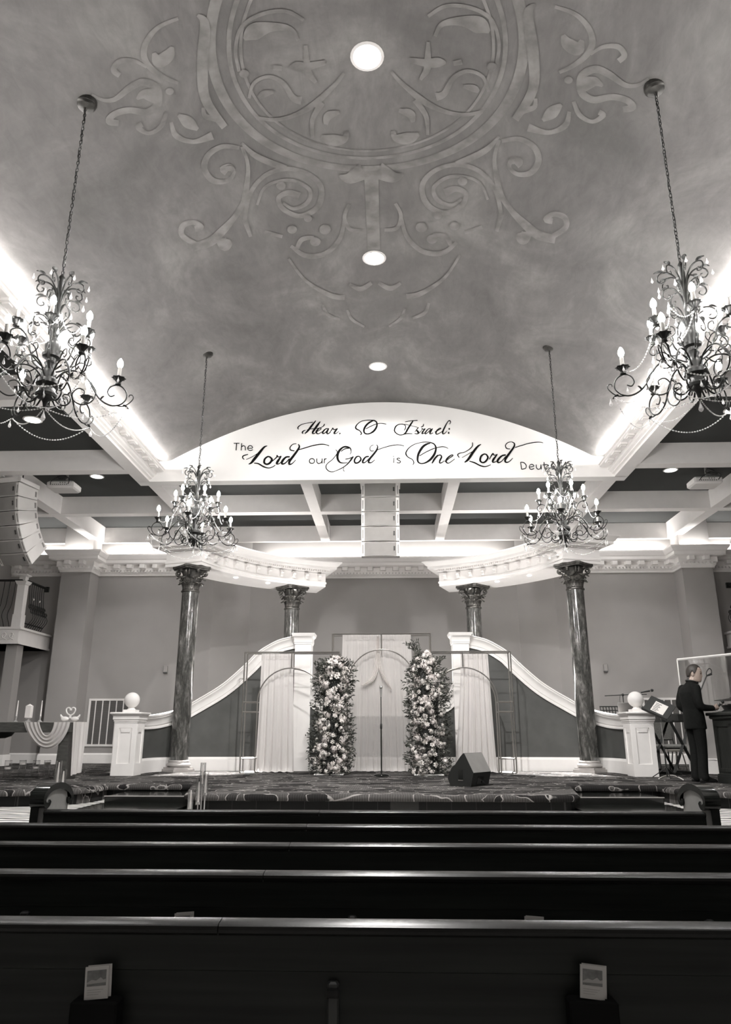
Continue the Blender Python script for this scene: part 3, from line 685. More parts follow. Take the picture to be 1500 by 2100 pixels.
# ------------------------------------------------------------------ curved entablatures
def arcpts(r, a0, a1, n): return [(r * math.cos(R(a0 + (a1 - a0) * i / n)), 13.4 + r * math.sin(R(a0 + (a1 - a0) * i / n))) for i in range(n + 1)]
for s, nm in ((-1, 'left'), (1, 'right')):
    a0, a1 = (110.5, 163.5) if s < 0 else (180 - 163.5, 180 - 110.5)
    t = thing('curved_entablature', 'curved white entablature resting on the %s pair of marbled columns' % nm, 'entablature', (s * 3.0, 16.0, S + 4.0), group=None)
    out = arcpts(4.66, a0, a1, 22); inn = arcpts(3.82, a1, a0, 22)
    loop = out + inn
    q = MB().sweep(loop, [(0, 4.762), (0, 4.82), (.018, 4.828), (.018, 4.865), (0, 4.875), (0, 5.06), (.02, 5.065), (.04, 5.09)], closed=True)
    vs = [(x, y, 4.762) for x, y in loop]; n = len(out)
    q.add(vs, [(i, i + 1, 2 * n - 2 - i, 2 * n - 1 - i) for i in range(n - 1)])
    q.build('frieze', M['white'], t, world=True, smooth=25)
    q = MB().sweep(loop, [(.02, 5.065), (.04, 5.09), (.09, 5.10), (.09, 5.135), (.21, 5.15), (.215, 5.20), (.235, 5.21), (.285, 5.27), (.315, 5.29), (.32, 5.312), (.02, 5.312)], closed=True)
    vs = [(x, y, 5.30) for x, y in loop]
    q.add(vs, [(i, i + 1, 2 * n - 2 - i, 2 * n - 1 - i) for i in range(n - 1)])
    nd = 62
    for i in range(nd):
        a = R(a0 + (a1 - a0) * (i + .5) / nd); rr = 3.82
        Mx = Matrix.Translation((0, 13.4, 0)) @ Matrix.Rotation(a, 4, 'Z')
        q.box(rr - .135, rr - .08, -.018, .018, 5.10, 5.145, Mx)
    q.build('cornice', M['white'], t, world=True, smooth=25)
    bk = MB(); bk.box(-.035, .035, 0, .05, 0, .12); bk.tube([(-.036, .055, .095), (.036, .055, .095)], .03, 10); bk.tube([(-.03, .035, .02), (.03, .035, .02)], .02, 8); bk.box(-.045, .045, 0, .075, .12, .14)
    b0_ = None
    for i in range(11):
        a = R(a0 + (a1 - a0) * (i + .5) / 11)
        if b0_ is None: b0_ = bk.build('bracket', M['white'], t, smooth=40); o = b0_
        else: o = b0_.copy(); COL.objects.link(o); o.parent = t
        p = Vector((3.82 * math.cos(a), 13.4 + 3.82 * math.sin(a), 4.91)) - Vector(t.location)
        o.location = p; o.rotation_euler = (0, 0, a + PI / 2)
    for k in range(5):      # rope light lying on top of the entablature, shining up into the coffers
        a = R(a0 + (a1 - a0) * (k + .5) / 5)
        area('entablature_cove_light', (4.12 * math.cos(a), 13.4 + 4.12 * math.sin(a), 5.325), (PI, 0, a), .10, .62, P_UP)
    dl = MB().lathe([(.045, 0), (.05, -.008), (.0, -.008)][::-1], 14)
    d0 = None
    for a_ in (.14, .38, .62, .86):
        a = R(a0 + (a1 - a0) * a_); p = Vector((4.02 * math.cos(a), 13.4 + 4.02 * math.sin(a), 4.760))
        if d0 is None: d0 = dl.build('downlight', M['lamp'], t); o = d0
        else: o = d0.copy(); COL.objects.link(o); o.parent = t
        o.location = p - Vector(t.location)
        if a_ in (.38, .62) or (a_ == .86 and s < 0) or (a_ == .14 and s > 0):
            spot('entablature_light', p - Vector((0, 0, .03)), (p.x * 1.0, p.y - .1, 0), P_ENT * 10, 46, .35, .02)

# ------------------------------------------------------------------ newel posts, sweeping balustrades, tall pillars
def panel_frame(q, w, z0, z1, y, th, M_=None, st=.06, tp=.06, bt=.06):
    q.box(-w / 2, -w / 2 + st, y - th, y, z0, z1, M_); q.box(w / 2 - st, w / 2, y - th, y, z0, z1, M_)
    q.box(-w / 2 + st, w / 2 - st, y - th, y, z1 - tp, z1, M_); q.box(-w / 2 + st, w / 2 - st, y - th, y, z0, z0 + bt, M_)
for s, nm in ((-1, 'left'), (1, 'right')):
    t = thing('newel_post', 'white panelled newel post with ball finial at the %s end of the stage balustrade' % nm, 'post', (s * 4.52, 13.55, S))
    q = MB(); q.box(-.19, .19, -.19, .19, 0, .90)
    for k in range(4):
        Mr = Matrix.Rotation(k * PI / 2, 4, 'Z')
        panel_frame(q, .40, 0, .90, -.19, .015, Mr, .085, .10, .20)
        q.prism([(-.075, .725), (.075, .725), (.105, .80), (-.105, .80)], -.202, -.19, Mr @ Matrix(((1, 0, 0, 0), (0, 0, 1, 0), (0, 1, 0, 0), (0, 0, 0, 1))))
    q.build('shaft', M['whiteb'], t)
    q = MB(); sq = lambda d: [(-d, -d), (d, -d), (d, d), (-d, d)]
    q.sweep(sq(.20), [(0, .88), (.012, .885), (.012, .905), (.022, .91), (.022, .93), (.035, .945), (.035, 1.0), (.06, 1.03), (.075, 1.035), (.082, 1.05), (.075, 1.068), (-.199, 1.072)], closed=True)
    q.build('cap', M['whiteb'], t, smooth=35)
    q = MB().box(-.11, .11, -.11, .11, 1.068, 1.115)
    pr = [(.085, 1.115), (.07, 1.13), (.055, 1.145)] + [(.138 * math.sin(a), 1.285 - .138 * math.cos(a)) for a in [R(22 + 158 * i / 14) for i in range(15)]]
    q.lathe([(max(r, 1e-5), z) for r, z in pr], 24); q.build('ball_finial', M['porcelain'], t, smooth=40)

ZC = smoothpath([(-4.47, 1.78), (-4.3, 1.83), (-4.05, 1.93), (-3.75, 2.10), (-3.22, 2.43), (-2.78, 2.82), (-2.54, 3.06), (-2.17, 3.28), (-1.85, 3.37), (-1.68, 3.385)], 8)
def zt(X):
    for (a, za), (b2, zb) in zip(ZC, ZC[1:]):
        if a <= X <= b2: return za + (zb - za) * (X - a) / (b2 - a)
    return ZC[0][1] if X < ZC[0][0] else ZC[-1][1]
def sweep3(q, P3, prof, ends=True):
    n = len(P3); k = len(prof); vs = []
    for i in range(n):
        T = (P3[min(i + 1, n - 1)] - P3[max(i - 1, 0)]).normalized()
        Nn = Vector((T.y, -T.x, 0)).normalized(); U = Nn.cross(T).normalized()
        if U.z < 0: U = -U
        for d, h in prof: vs.append(P3[i] + Nn * d + U * h)
    fs = []
    for i in range(n - 1):
        for a in range(k): fs.append((i * k + a, i * k + (a + 1) % k, i * k + k + (a + 1) % k, i * k + k + a))
    if ends: fs += [tuple(range(k)), tuple(range((n - 1) * k, n * k))]
    q.add(vs, fs)
CAPP = [(0, -.25), (.035, -.25), (.035, -.225), (.015, -.215), (.015, -.195), (.028, -.185), (.03, -.12), (.045, -.085), (.075, -.055), (.08, -.03), (.095, -.02), (.095, 0), (-.24, 0), (-.24, -.25)]
base = []
for i in range(61):
    a = PI / 2 * i / 60
    base.append((-1.72 - 2.72 * max(math.cos(a), 0) ** .4, 13.62 + 1.52 * max(math.sin(a), 0) ** .4))
# even spacing along the curve
fine = smoothpath(base, 6); acc = [0]
for p, r_ in zip(fine, fine[1:]): acc.append(acc[-1] + math.dist(p, r_))
even = []
for i in range(57):
    d = acc[-1] * i / 56
    k = max(j for j in range(len(acc)) if acc[j] <= d + 1e-9); k = min(k, len(fine) - 2)
    f_ = (d - acc[k]) / max(acc[k + 1] - acc[k], 1e-9)
    even.append(tuple(fine[k][c] + (fine[k + 1][c] - fine[k][c]) * f_ for c in (0, 1)))
even = [p for p in even if p[1] > 13.765]
for s, nm in ((-1, 'left'), (1, 'right')):
    t = thing('sweeping_balustrade', 'sweeping dark panelled balustrade with white moulded rail on the %s of the stage' % nm, 'balustrade', (s * 3.2, 15.2, S))
    P = [Vector((x, y, zt(x))) for x, y in even]
    Ms = Matrix.Diagonal((-s, 1, 1, 1))
    q = MB(); sweep3(q, P, CAPP)
    q.v = [tuple(Ms @ Vector(v)) for v in q.v]; q.build('moulded_rail', M['whiteb'], t, world=True, smooth=30)
    q = MB(); n = len(P); vs = []
    for i in range(n):
        T = (P[min(i + 1, n - 1)] - P[max(i - 1, 0)]); T.z = 0; T.normalize(); Nn = Vector((T.y, -T.x, 0))
        for d, z in ((0, S + .2), (0, P[i].z - .1), (-.18, P[i].z - .1), (-.18, S)):
            v = P[i] + Nn * d; vs.append(Ms @ Vector((v.x, v.y, z)))
    fs = []
    for i in range(n - 1): fs += [(i * 4 + a, i * 4 + a + 1, i * 4 + 5 + a, i * 4 + 4 + a) for a in range(3)]
    q.add(vs, fs); q.build('panel', M['panel'], t, world=True, smooth=40)
    q = MB().sweep([(p.x, p.y) for p in P], [(0, S), (.035, S), (.035, S + .215), (.02, S + .24), (.012, S + .255), (0, S + .26)])
    q.v = [tuple(Ms @ Vector(v)) for v in q.v]; q.build('baseboard', M['whiteb'], t, world=True, smooth=30)
    # tall pillar
    t = thing('tall_pillar', 'tall white square pillar at the inner end of the %s balustrade' % nm, 'pillar', (s * 1.60, 15.17, S))
    q = MB(); q.box(-.155, .155, -.155, .155, 0, 2.46)
    for k in range(4):
        Mr = Matrix.Rotation(k * PI / 2, 4, 'Z')
        panel_frame(q, .326, 0, 2.45, -.155, .012, Mr, .075, .14, .26)
        q.prism([(-.05, 2.25), (.05, 2.25), (.08, 2.31), (-.08, 2.31)], -.165, -.155, Mr @ Matrix(((1, 0, 0, 0), (0, 0, 1, 0), (0, 1, 0, 0), (0, 0, 0, 1))))
    q.build('shaft', M['whiteb'], t)
    q = MB().sweep([(-.167, -.167), (.167, -.167), (.167, .167), (-.167, .167)], [(0, 2.44), (.012, 2.445), (.012, 2.47), (.02, 2.48), (.02, 2.56), (.035, 2.59), (.05, 2.60), (.065, 2.64), (.07, 2.665), (-.166, 2.67)], closed=True)
    q.build('cap', M['whiteb'], t, smooth=35)
# low centre wall between the pillars
t = thing('centre_balustrade', 'low dark wall with white rail behind the centre drape', 'balustrade', (0, 15.25, S))
P = [Vector((x, 15.1, z)) for x, z in smoothpath([(-1.46, 2.52), (-1.36, 2.30), (-1.22, 2.12), (-1.05, 2.05), (-.8, 2.04), (0, 2.04), (.8, 2.04), (1.05, 2.05), (1.22, 2.12), (1.36, 2.30), (1.46, 2.52)], 5)]
q = MB(); sweep3(q, P, CAPP); q.build('moulded_rail', M['whiteb'], t, world=True, smooth=30)
q = MB(); vs = []
for p in P: vs += [(p.x, 15.1, S), (p.x, 15.1, p.z - .1), (p.x, 15.26, p.z - .1), (p.x, 15.26, S)]
q.add(vs, [(i * 4 + a, i * 4 + a + 1, i * 4 + 5 + a, i * 4 + 4 + a) for i in range(len(P) - 1) for a in range(3)]); q.build('panel', M['panel'], t, world=True)
MB().sweep([(-1.46, 15.1), (1.46, 15.1)], [(0, S), (.035, S), (.035, S + .215), (.012, S + .255), (0, S + .26)]).build('baseboard', M['whiteb'], t, world=True)

# ------------------------------------------------------------------ balconies with bellied railings
def bell(v):   # outward belly of a baluster, v from bottom (0) to top (1)
    return .02 + .17 * math.exp(-((v - .24) / .17) ** 2) + .03 * math.exp(-((v - .55) / .2) ** 2)
for s, nm in ((-1, 'left'), (1, 'right')):
    q = MB(); q.box(min(s * 8.45, s * 9.7), max(s * 8.45, s * 9.7), 16.8, 18.4, 3.44, 3.80)
    q.box(min(s * 8.40, s * 9.7), max(s * 8.40, s * 9.7), 16.75, 18.4, 3.78, 3.83); q.box(min(s * 8.42, s * 9.7), max(s * 8.42, s * 9.7), 16.77, 18.4, 3.44, 3.49)
    for k in range(6):
        cx = s * (8.62 + .17 * k)
        q.tube([(cx + .055 * math.cos(a) * (1 - a / 14), 16.79, 3.63 + .075 * math.sin(a) * (1 - a / 14)) for a in [i * .5 for i in range(20)]], .012, 6)
        q.tube([(cx - .07, 16.79, 3.54), (cx, 16.785, 3.57), (cx + .07, 16.79, 3.54)], .014, 6)
    struct(q.build('balcony_%s' % nm, M['white']))
    struct(MB().box(min(s * 8.52, s * 8.78), max(s * 8.52, s * 8.78), 16.95, 17.25, S, 3.45).build('wall_pier_%s' % nm, M['wall']))
    struct(MB().box(min(s * 8.50, s * 8.80), max(s * 8.50, s * 8.80), 16.93, 17.27, S, S + .24).build('baseboard_%s' % nm, M['whiteb']))
    t = thing('balcony_railing', 'black bellied iron railing with white post on the %s balcony' % nm, 'railing', (s * 8.45, 16.8, 3.83))
    q = MB(); q.box(-.09, .09, -.09, .09, 0, 1.05); q.box(-.105, .105, -.105, .105, 0, .30); q.sweep([(-.09, -.09), (.09, -.09), (.09, .09), (-.09, .09)], [(0, 1.0), (.02, 1.02), (.05, 1.09), (-.089, 1.09)], closed=True)
    q.box(-.075, .075, -.075, .075, 1.05, 1.22); q.sweep([(-.075, -.075), (.075, -.075), (.075, .075), (-.075, .075)], [(0, 1.2), (.03, 1.22), (.05, 1.23), (.05, 1.25), (-.074, 1.27)], closed=True)
    q.build('newel_post', M['whiteb'], t).location = (-s * -.10 if False else (.10 if s < 0 else -.10) * -1, .10, 0)
    rl = MB(); rl.bbox((0, .62, 1.10), (.06, 1.06, .05), .012); rl.bbox((-(-s) * .62 if False else s * .62, 0, 1.10), (1.1, .06, .05), .012); rl.bbox((0, 1.12, 1.09), (.12, .04, .14), .01)
    rl.build('handrail', M['iron'], t)
    MB().box(-.015, .015, .2, 1.13, .10, .125).build('bottom_rail', M['iron'], t)
    def bal(): return MB().tube([(0, -(bell(v) - .02), v * 1.08) for v in [i / 16 for i in range(17)]], .0085, 6)
    B0 = None
    for k in range(8):
        if B0 is None: B0 = bal().build('baluster', M['iron'], t, smooth=60); o = B0
        else: o = B0.copy(); COL.objects.link(o); o.parent = t
        o.location = (0, .24 + .105 * k, 0); o.rotation_euler = (0, 0, PI / 2 if s < 0 else -PI / 2)
    for k in range(7):
        o = B0.copy(); COL.objects.link(o); o.parent = t; o.location = (s * (.24 + .13 * k), 0, 0); o.rotation_euler = (0, 0, 0)
    R0 = None
    for k in range(8):
        for h, rr in ((.40, .05), (.52, .045)):
            if R0 is None:
                R0 = MB().tube([(0, .066 * math.cos(a) * (1 - a / 16), .066 * math.sin(a) * (1 - a / 16)) for a in [i * .45 for i in range(24)]], .008, 5).build('scroll', M['iron'], t, smooth=60); o = R0
            else: o = R0.copy(); COL.objects.link(o); o.parent = t
            o.location = (-s * (bell(h / 1.08) - .01), .24 + .105 * k, h)
    K0 = None
    for k, h in ((2, .72), (5, .72)):
        if K0 is None: K0 = MB().ball((0, 0, 0), .032, 10, 8, sc=(1, 1, 1.4)).build('basket_knuckle', M['chrome'], t, smooth=60); o = K0
        else: o = K0.copy(); COL.objects.link(o); o.parent = t
        o.location = (-s * (bell(h / 1.08) - .02), .24 + .105 * k, h)

# ------------------------------------------------------------------ wall grilles and sensors
for s, nm in ((-1, 'left'), (1, 'right')):
    t = thing('return_air_grille', 'large white slatted air grille low on the %s stage wall' % nm, 'grille', (s * 6.78, 18.49, 1.15))
    W, H = 1.04, 1.13
    q = MB(); q.box(-W / 2, W / 2, -.02, 0, 0, .05); q.box(-W / 2, W / 2, -.02, 0, H - .05, H); q.box(-W / 2, -W / 2 + .05, -.02, 0, .05, H - .05); q.box(W / 2 - .05, W / 2, -.02, 0, .05, H - .05)
    for k in range(1, 6): q.box(-W / 2 + k * W / 6 - .012, -W / 2 + k * W / 6 + .012, -.018, 0, .05, H - .05)
    q.build('frame', M['white'], t)
    q = MB()
    for k in range(40):
        z = .06 + k * (H - .12) / 40
        q.add([(-W / 2 + .04, -.012, z), (W / 2 - .04, -.012, z), (W / 2 - .04, -.001, z + .022), (-W / 2 + .04, -.001, z + .022)], [(0, 1, 2, 3)])
    q.build('louvre_slats', M['slat'], t, fix=False)
    p = atY(314, 1373, 18.5)
    t = thing('wall_sensor', 'small white sensor box on the wall %s' % ('left of the left front column' if s < 0 else 'right of the right front column'), 'sensor', (s * 5.45, 18.49, p.z - .09))
    MB().bbox((0, -.03, .10), (.10, .06, .17), .012).build('housing', M['wall'], t)
    MB().bbox((0, -.032, .01), (.098, .062, .035), .01).build('lens', M['print'], t)

# ------------------------------------------------------------------ recessed lamps
rk = None
def downlight(x, y, z, r, label, power=0, aim=None):
    t = thing('recessed_downlight', label, 'light', (x, y, z))
    MB().lathe([(r, 0), (r * 1.22, 0), (r * 1.24, -.008), (r * 1.02, -.014), (r, -.004)], 24).build('trim_ring', M['white'], t, smooth=40)
    MB().lathe([(1e-5, -.004), (r * 1.01, -.005)], 24).build('lens', M['lamp'], t)
    if power: spot('coffer_light', (x, y, z - .03), aim or (x, y, 0), power, 150 if not aim else 68, .6 if not aim else 1, .07)
downlight(.0, 5.6, vz(0) + .002, .135, 'large round ceiling lamp inside the painted medallion of the vault')
downlight(.0, 8.8, vz(0) + .002, .135, 'round ceiling lamp at the foot of the painted medallion')
downlight(.0, 11.98, vz(0) + .002, .135, 'round ceiling lamp nearest the white gable')
for s, nm in ((-1, 'left'), (1, 'right')):
    downlight(s * 5.93, 11.38, 6.632, .13, 'round lamp in the dark coffer beside the %s front chandelier' % nm, P_COFFER)
    downlight(s * 5.95, 14.3, 6.632, .12, 'round lamp in the dark coffer beside the %s projector' % nm, P_WASH, (s * 6.2, 18.5, .7))
    downlight(s * 5.90, 17.05, 6.632, .12, 'round lamp in the dark coffer left of the left back chandelier' if s < 0 else 'round lamp in the dark coffer right of the right back chandelier', P_COFFER)
    downlight(s * 2.93, 17.1, 6.632, .12, 'round lamp in the dark coffer between the %s back chandelier and the centre speakers' % nm, P_COFFER)

for s in (-1, 1):  # unseen spots added to brighten the centre of the stage wall
    spot('wall_washer_light', (s * 2.9, 14.3, 6.55), (s * 2.2, 18.9, .7), P_WASH * .8, 68, 1, .07)
spot('wall_washer_light', (0, 15.2, 6.55), (0, 18.95, .9), P_WASH * .35, 84, 1, .07)  # one more added to lift the dim middle of the wall
# ------------------------------------------------------------------ line array loudspeakers
def make_cab(parent, W, H, D):
    hb = H * .80
    cabm = MB(); x = W / 2
    vs = [(-x, 0, 0), (x, 0, 0), (x, 0, -H), (-x, 0, -H), (-x, D, -(H - hb) / 2), (x, D, -(H - hb) / 2), (x, D, -(H + hb) / 2), (-x, D, -(H + hb) / 2)]
    vs = [(a, b_, c - .006 if c > -H / 2 else c + .006) for a, b_, c in vs]
    cabm.add(vs, [(0, 1, 2, 3), (4, 7, 6, 5), (0, 4, 5, 1), (3, 2, 6, 7), (0, 3, 7, 4), (1, 5, 6, 2)])
    c = cabm.build('speaker_cabinet', M['speaker'], parent)
    g = MB()
    g.grid(lambda u, v: ((u - .5) * (W - .13), -.006 - .02 * math.sin(u * PI), -.014 - v * (H - .028)), 10, 1)
    g.build('grille', M['grille'], c, smooth=60, fix=False)
    b_ = MB(); xx = W / 2 - .105
    for k in range(5): b_.box(xx - .016, xx + .014, -.021, -.012, -H * .36 - k * .018, -H * .36 + .011 - k * .018)
    b_.build('badge', M['black'], c)
    for sg in (-1, 1):
        MB().box(sg * (W / 2 - .03) - .011, sg * (W / 2 - .03) + .011, -.003, .001, -H * .80, -H * .2).build('handle_slot', M['grille'], c)
        MB().box(sg * (W / 2) - .003, sg * (W / 2) + .003, D * .90 - .025, D * .90 + .02, -H * .68, -H * .30).build('handle_slot', M['grille'], c)
        MB().box(sg * (W / 2 - .02) - .014, sg * (W / 2 - .02) + .014, .005, .03, -.016, .014).build('rigging_pin', M['black'], c)
    return c
def line_array(label, loc, rz, n, tilts, W=.76, H=.298, D=.5):
    t = thing('line_array_speaker', label, 'speaker', loc, rz)
    y, z, cab0 = 0.0, 0.0, None
    for k in range(n):
        if cab0 is None: cab0 = make_cab(t, W, H, D); o = cab0
        else:
            o = cab0.copy(); COL.objects.link(o); o.parent = t
            for ch in list(cab0.children): sub_copy(ch, o)
        o.location = (0, y, z); o.rotation_euler = (R(tilts[k]), 0, 0)
        y += (H + .007) * math.sin(R(tilts[k])); z -= (H + .007) * math.cos(R(tilts[k]))
    fr = MB(); fr.box(-W / 2, W / 2, .0, .08, .01, .11); fr.box(-W / 2, W / 2, D - .08, D, .01, .08)
    for sg in (-1, 1): fr.box(sg * W / 2 - .03, sg * W / 2 + .03, 0, D, .01, .09)
    fr.build('fly_frame', M['speaker'], t)
    hz = 6.64 - loc[2]
    cb = MB()
    for sg in (-1, 1): cb.tube([(sg * W * .3, D * .45, .05), (sg * W * .3, D * .45, hz)], .012, 6)
    cb.build('suspension_cable', M['black'], t)
line_array('white line array loudspeaker hanging below the middle of the gable', (0.0, 14.05, 6.33), 0, 5, [0, 1, 2, 3, 4], D=.45)
pl = atY(40, 988, 13.05)
TL = [4, 11, 20, 28, 37, 46]
line_array('white curved line array loudspeaker hanging above the left balcony', (pl.x - .345, 13.12, pl.z), R(-12), 6, TL, W=.70, H=.273, D=.55)
line_array('white curved line array loudspeaker hanging at the right edge beside the projector', (-(pl.x - .345) + .10, 13.12, pl.z), R(12), 6, TL, W=.70, H=.273, D=.55)

# ------------------------------------------------------------------ projectors
for s, nm in ((-1, 'left'), (1, 'right')):
    p = atY(122, 994, 14.0) if s < 0 else atY(1455, 985, 14.0)
    t = thing('projector', 'white projector hanging upside down in the %s dark coffer' % nm, 'projector', (p.x, 14.0, p.z))
    MB().bbox((0, .22, .02), (.56, .44, .15), .03).build('body', M['speaker'], t, smooth=30)
    for k in range(9): MB().box(-.2 + k * .042, -.18 + k * .042, -.004, .002, .0, .016).build('port', M['black'], t)
    for k in range(3): MB().box(.0 + k * .05, .02 + k * .05, -.004, .002, .04, .055).build('port', M['black'], t)
    MB().lathe([(.06, 0), (.06, .05), (.045, .05)], 16, Matrix.Translation((.12, .44, .02)) @ Matrix.Rotation(-PI / 2, 4, 'X')).build('lens', M['black'], t)
    q = MB().tube([(.05, .2, .09), (.05, .2, 6.64 - p.z)], .025, 10); q.box(-.06, .16, .12, .28, .09, .11); q.build('ceiling_mount', M['grey'], t)
    q = MB().tube(smoothpath([(-.18, -.01, .01), (-.15, -.06, .06), (0, -.06, .15), (.1, .0, .17), (.16, -.05, .12), (.05, -.06, .10), (-.05, -.02, .17), (.05, .15, .28)], 6), .008, 6)
    q.tube(smoothpath([(.18, -.01, .01), (.22, -.06, .10), (.1, -.03, .2), (.05, .17, .34)], 6), .008, 6); q.build('cable', M['cable'], t)
# ------------------------------------------------------------------ chandeliers
def rz_tube(q, pts, r0=.0075, r1=None, n=6):
    sm = smoothpath(pts, n); m = len(sm) - 1
    q.tube([(x, 0, z) for x, z in sm], [r0 + ((r1 or r0) - r0) * i / m for i in range(m + 1)], 6)
def beads(p, q_, sag, r=.0054, n=22):
    """a strand of beads as one turned string"""
    p, q_ = Vector(p), Vector(q_); pts = []; rad = []
    for i in range(n):
        for f_, rr in ((.0, .0012), (.3, .0012), (.42, r), (.65, r * 1.2), (.88, r)):
            t = (i + f_) / n; v = p.lerp(q_, t); v.z -= sag * 4 * t * (1 - t); pts.append(v); rad.append(rr)
    pts.append(q_); rad.append(.0018)
    return MB().tube(pts, rad, 6)
def leaf_at(q, x, z, dx, dz, L, wd):
    L *= .68; wd *= .72
    d = Vector((dx, 0, dz)).normalized(); up = Vector((-d.z, 0, d.x))
    b = Vector((x, 0, z))
    def fn(u, v):
        k = (u - .5) * 2
        return tuple(b + d * L * v + Vector((0, 1, 0)) * k * wd * math.sin(PI * min(v * .9 + .08, 1)) + up * (-.35 * L * v * v + abs(k) * .012))
    q.grid(fn, 4, 6)
def make_chandelier(label, loc, rz):
    t = thing('chandelier', label, 'chandelier', loc, rz, 'crystal chandeliers of the vault')
    MB().lathe([(.004, -.0), (.012, .02), (.02, .06), (.03, .085), (.055, .10), (.082, .115), (.088, .14), (.07, .17), (.064, .20), (.088, .225), (.096, .23), (.096, .262), (.075, .27), (.06, .30), (.066, .33), (.05, .36), (.038, .40), (.05, .43), (.036, .45), (.04, .48), (.074, .49), (.078, .515), (.05, .525), (.058, .56), (.066, .60), (.058, .64), (.036, .665), (.024, .69), (.021, .9), (.023, 1.1), (.03, 1.2), (.018, 1.26), (.028, 1.285), (.01, 1.32)], 16).build('turned_stem', M['iron'], t, smooth=40)
    def ringof(name, q, n, a0, m='iron', parent=None, sm=60):
        f0 = None; res = []
        for k in range(n):
            if f0 is None: f0 = q.build(name, M[m], parent or t, smooth=sm); o = f0
            else: o = f0.copy(); COL.objects.link(o); o.parent = parent or t
            o.rotation_euler = (0, 0, a0 + k * 2 * PI / n); res.append(o)
        return res
    # plume scrolls
    q = MB(); rz_tube(q, [(.015, 1.0), (.035, 1.12), (.08, 1.205), (.14, 1.235), (.19, 1.215), (.205, 1.17), (.18, 1.135), (.15, 1.145), (.148, 1.17), (.165, 1.175)], .008, .005); leaf_at(q, .15, 1.235, 1, .35, .11, .03)
    ringof('plume_scroll', q, 8, 0)
    q = MB(); rz_tube(q, [(.015, .86), (.03, .97), (.07, 1.05), (.12, 1.07), (.165, 1.045), (.175, 1.0), (.15, .97), (.12, .98), (.118, 1.0), (.132, 1.008)], .0075, .005); leaf_at(q, .13, 1.068, 1, .1, .09, .026)
    ringof('plume_scroll', q, 6, .3)
    q = MB(); rz_tube(q, [(.02, .66), (.05, .76), (.10, .82), (.16, .825), (.21, .79), (.225, .74), (.20, .705), (.165, .715), (.163, .74), (.18, .75)], .0075, .005); leaf_at(q, .17, .822, 1, -.1, .09, .026)
    ringof('plume_scroll', q, 6, 0)
    q = MB(); leaf_at(q, .02, .70, .45, 1, .26, .022); rz_tube(q, [(.02, .68), (.07, .80), (.12, .90)], .005, .003)
    ringof('leaf_blade', q, 6, .52)
    q = MB(); rz_tube(q, [(.06, .12), (.11, .065), (.16, .06), (.195, .10), (.185, .15), (.145, .16), (.13, .13), (.15, .115)], .0085, .006); leaf_at(q, .175, .155, .6, 1, .07, .024)
    ringof('base_scroll', q, 8, .2)
    # arms with fluted cup, candle sleeve and glowing bulb
    def cup(par, r, z):
        n = 16
        def fn(u, v):
            a = u * 2 * PI; rr = .016 + .042 * v ** 1.4 + .006 * math.cos(a * 8) * v; return (r + rr * math.cos(a), rr * math.sin(a), z + .065 * v - .012 * max(v - .8, 0) / .2)
        q = MB().grid(fn, 32, 6, closeu=True); q.lathe([(.008, 0), (.026, .0), (.026, .012), (.014, .02)], 12, c=(r, 0, z - .01))
        q.build('candle_cup', M['iron'], par, smooth=50, fix=False)
        MB().lathe([(.017, .03), (.0165, .155), (.012, .157)], 12, c=(r, 0, z)).build('candle_sleeve', M['candle'], par, smooth=40)
        MB().lathe([(.012, .155), (.022, .170), (.0262, .190), (.022, .214), (.011, .236), (1e-5, .248)], 10, c=(r, 0, z)).build('bulb', M['bulb'], par, smooth=60)
    q = MB()
    rz_tube(q, [(.06, .30), (.12, .37), (.20, .395), (.29, .36), (.36, .26), (.43, .16), (.52, .115), (.60, .135), (.645, .20), (.63, .275), (.57, .315), (.51, .295), (.485, .24), (.51, .20), (.545, .215)], .008, .006)
    rz_tube(q, [(.56, .12), (.62, .12), (.665, .15), (.70, .20), (.695, .235), (.67, .235), (.665, .215)], .006, .004)
    rz_tube(q, [(.30, .35), (.385, .24), (.37, .14), (.30, .09), (.23, .11), (.205, .18), (.245, .235), (.295, .22), (.295, .18)], .007, .005)
    rz_tube(q, [(.16, .39), (.22, .47), (.28, .47), (.29, .42), (.255, .40), (.24, .42)], .0055, .004)
    leaf_at(q, .62, .125, 1, -.2, .08, .022); leaf_at(q, .44, .15, .2, 1, .07, .02)
    arms = ringof('arm', q, 6, .25)
    cup(arms[0], .565, .33)
    for a in arms[1:]:
        for ch in list(arms[0].children): sub_copy(ch, a)
    q = MB()
    rz_tube(q, [(.05, .37), (.10, .40), (.17, .46), (.20, .54), (.235, .61), (.29, .645), (.345, .62), (.36, .575), (.33, .54), (.295, .555), (.30, .585)], .0075, .006)
    rz_tube(q, [(.12, .415), (.20, .38), (.27, .40), (.285, .46), (.25, .49), (.222, .465), (.24, .445)], .006, .004)
    rz_tube(q, [(.20, .55), (.15, .60), (.155, .65), (.19, .655), (.195, .625)], .0055, .004)
    leaf_at(q, .30, .645, 1, .2, .07, .02)
    ua = ringof('arm', q, 6, .25 + PI / 6)
    cup(ua[0], .325, .66)
    for a in ua[1:]:
        for ch in list(ua[0].children): sub_copy(ch, a)
    # crystals and bead strands
    cd = MB().lathe([(1e-5, 0), (.003, -.012), (.006, -.03), (.016, -.058), (.019, -.072), (.012, -.088), (1e-5, -.097)], 6)
    c0 = [None]
    def crystal(r, a, z, k=1.0):
        if c0[0] is None: c0[0] = cd.build('crystal_drop', M['crystal'], t); o = c0[0]
        else: o = c0[0].copy(); COL.objects.link(o); o.parent = t
        o.location = (r * math.cos(a), r * math.sin(a), z); k *= .8; o.scale = (k, k, k)
    crystal(0, 0, .0, 1.35)
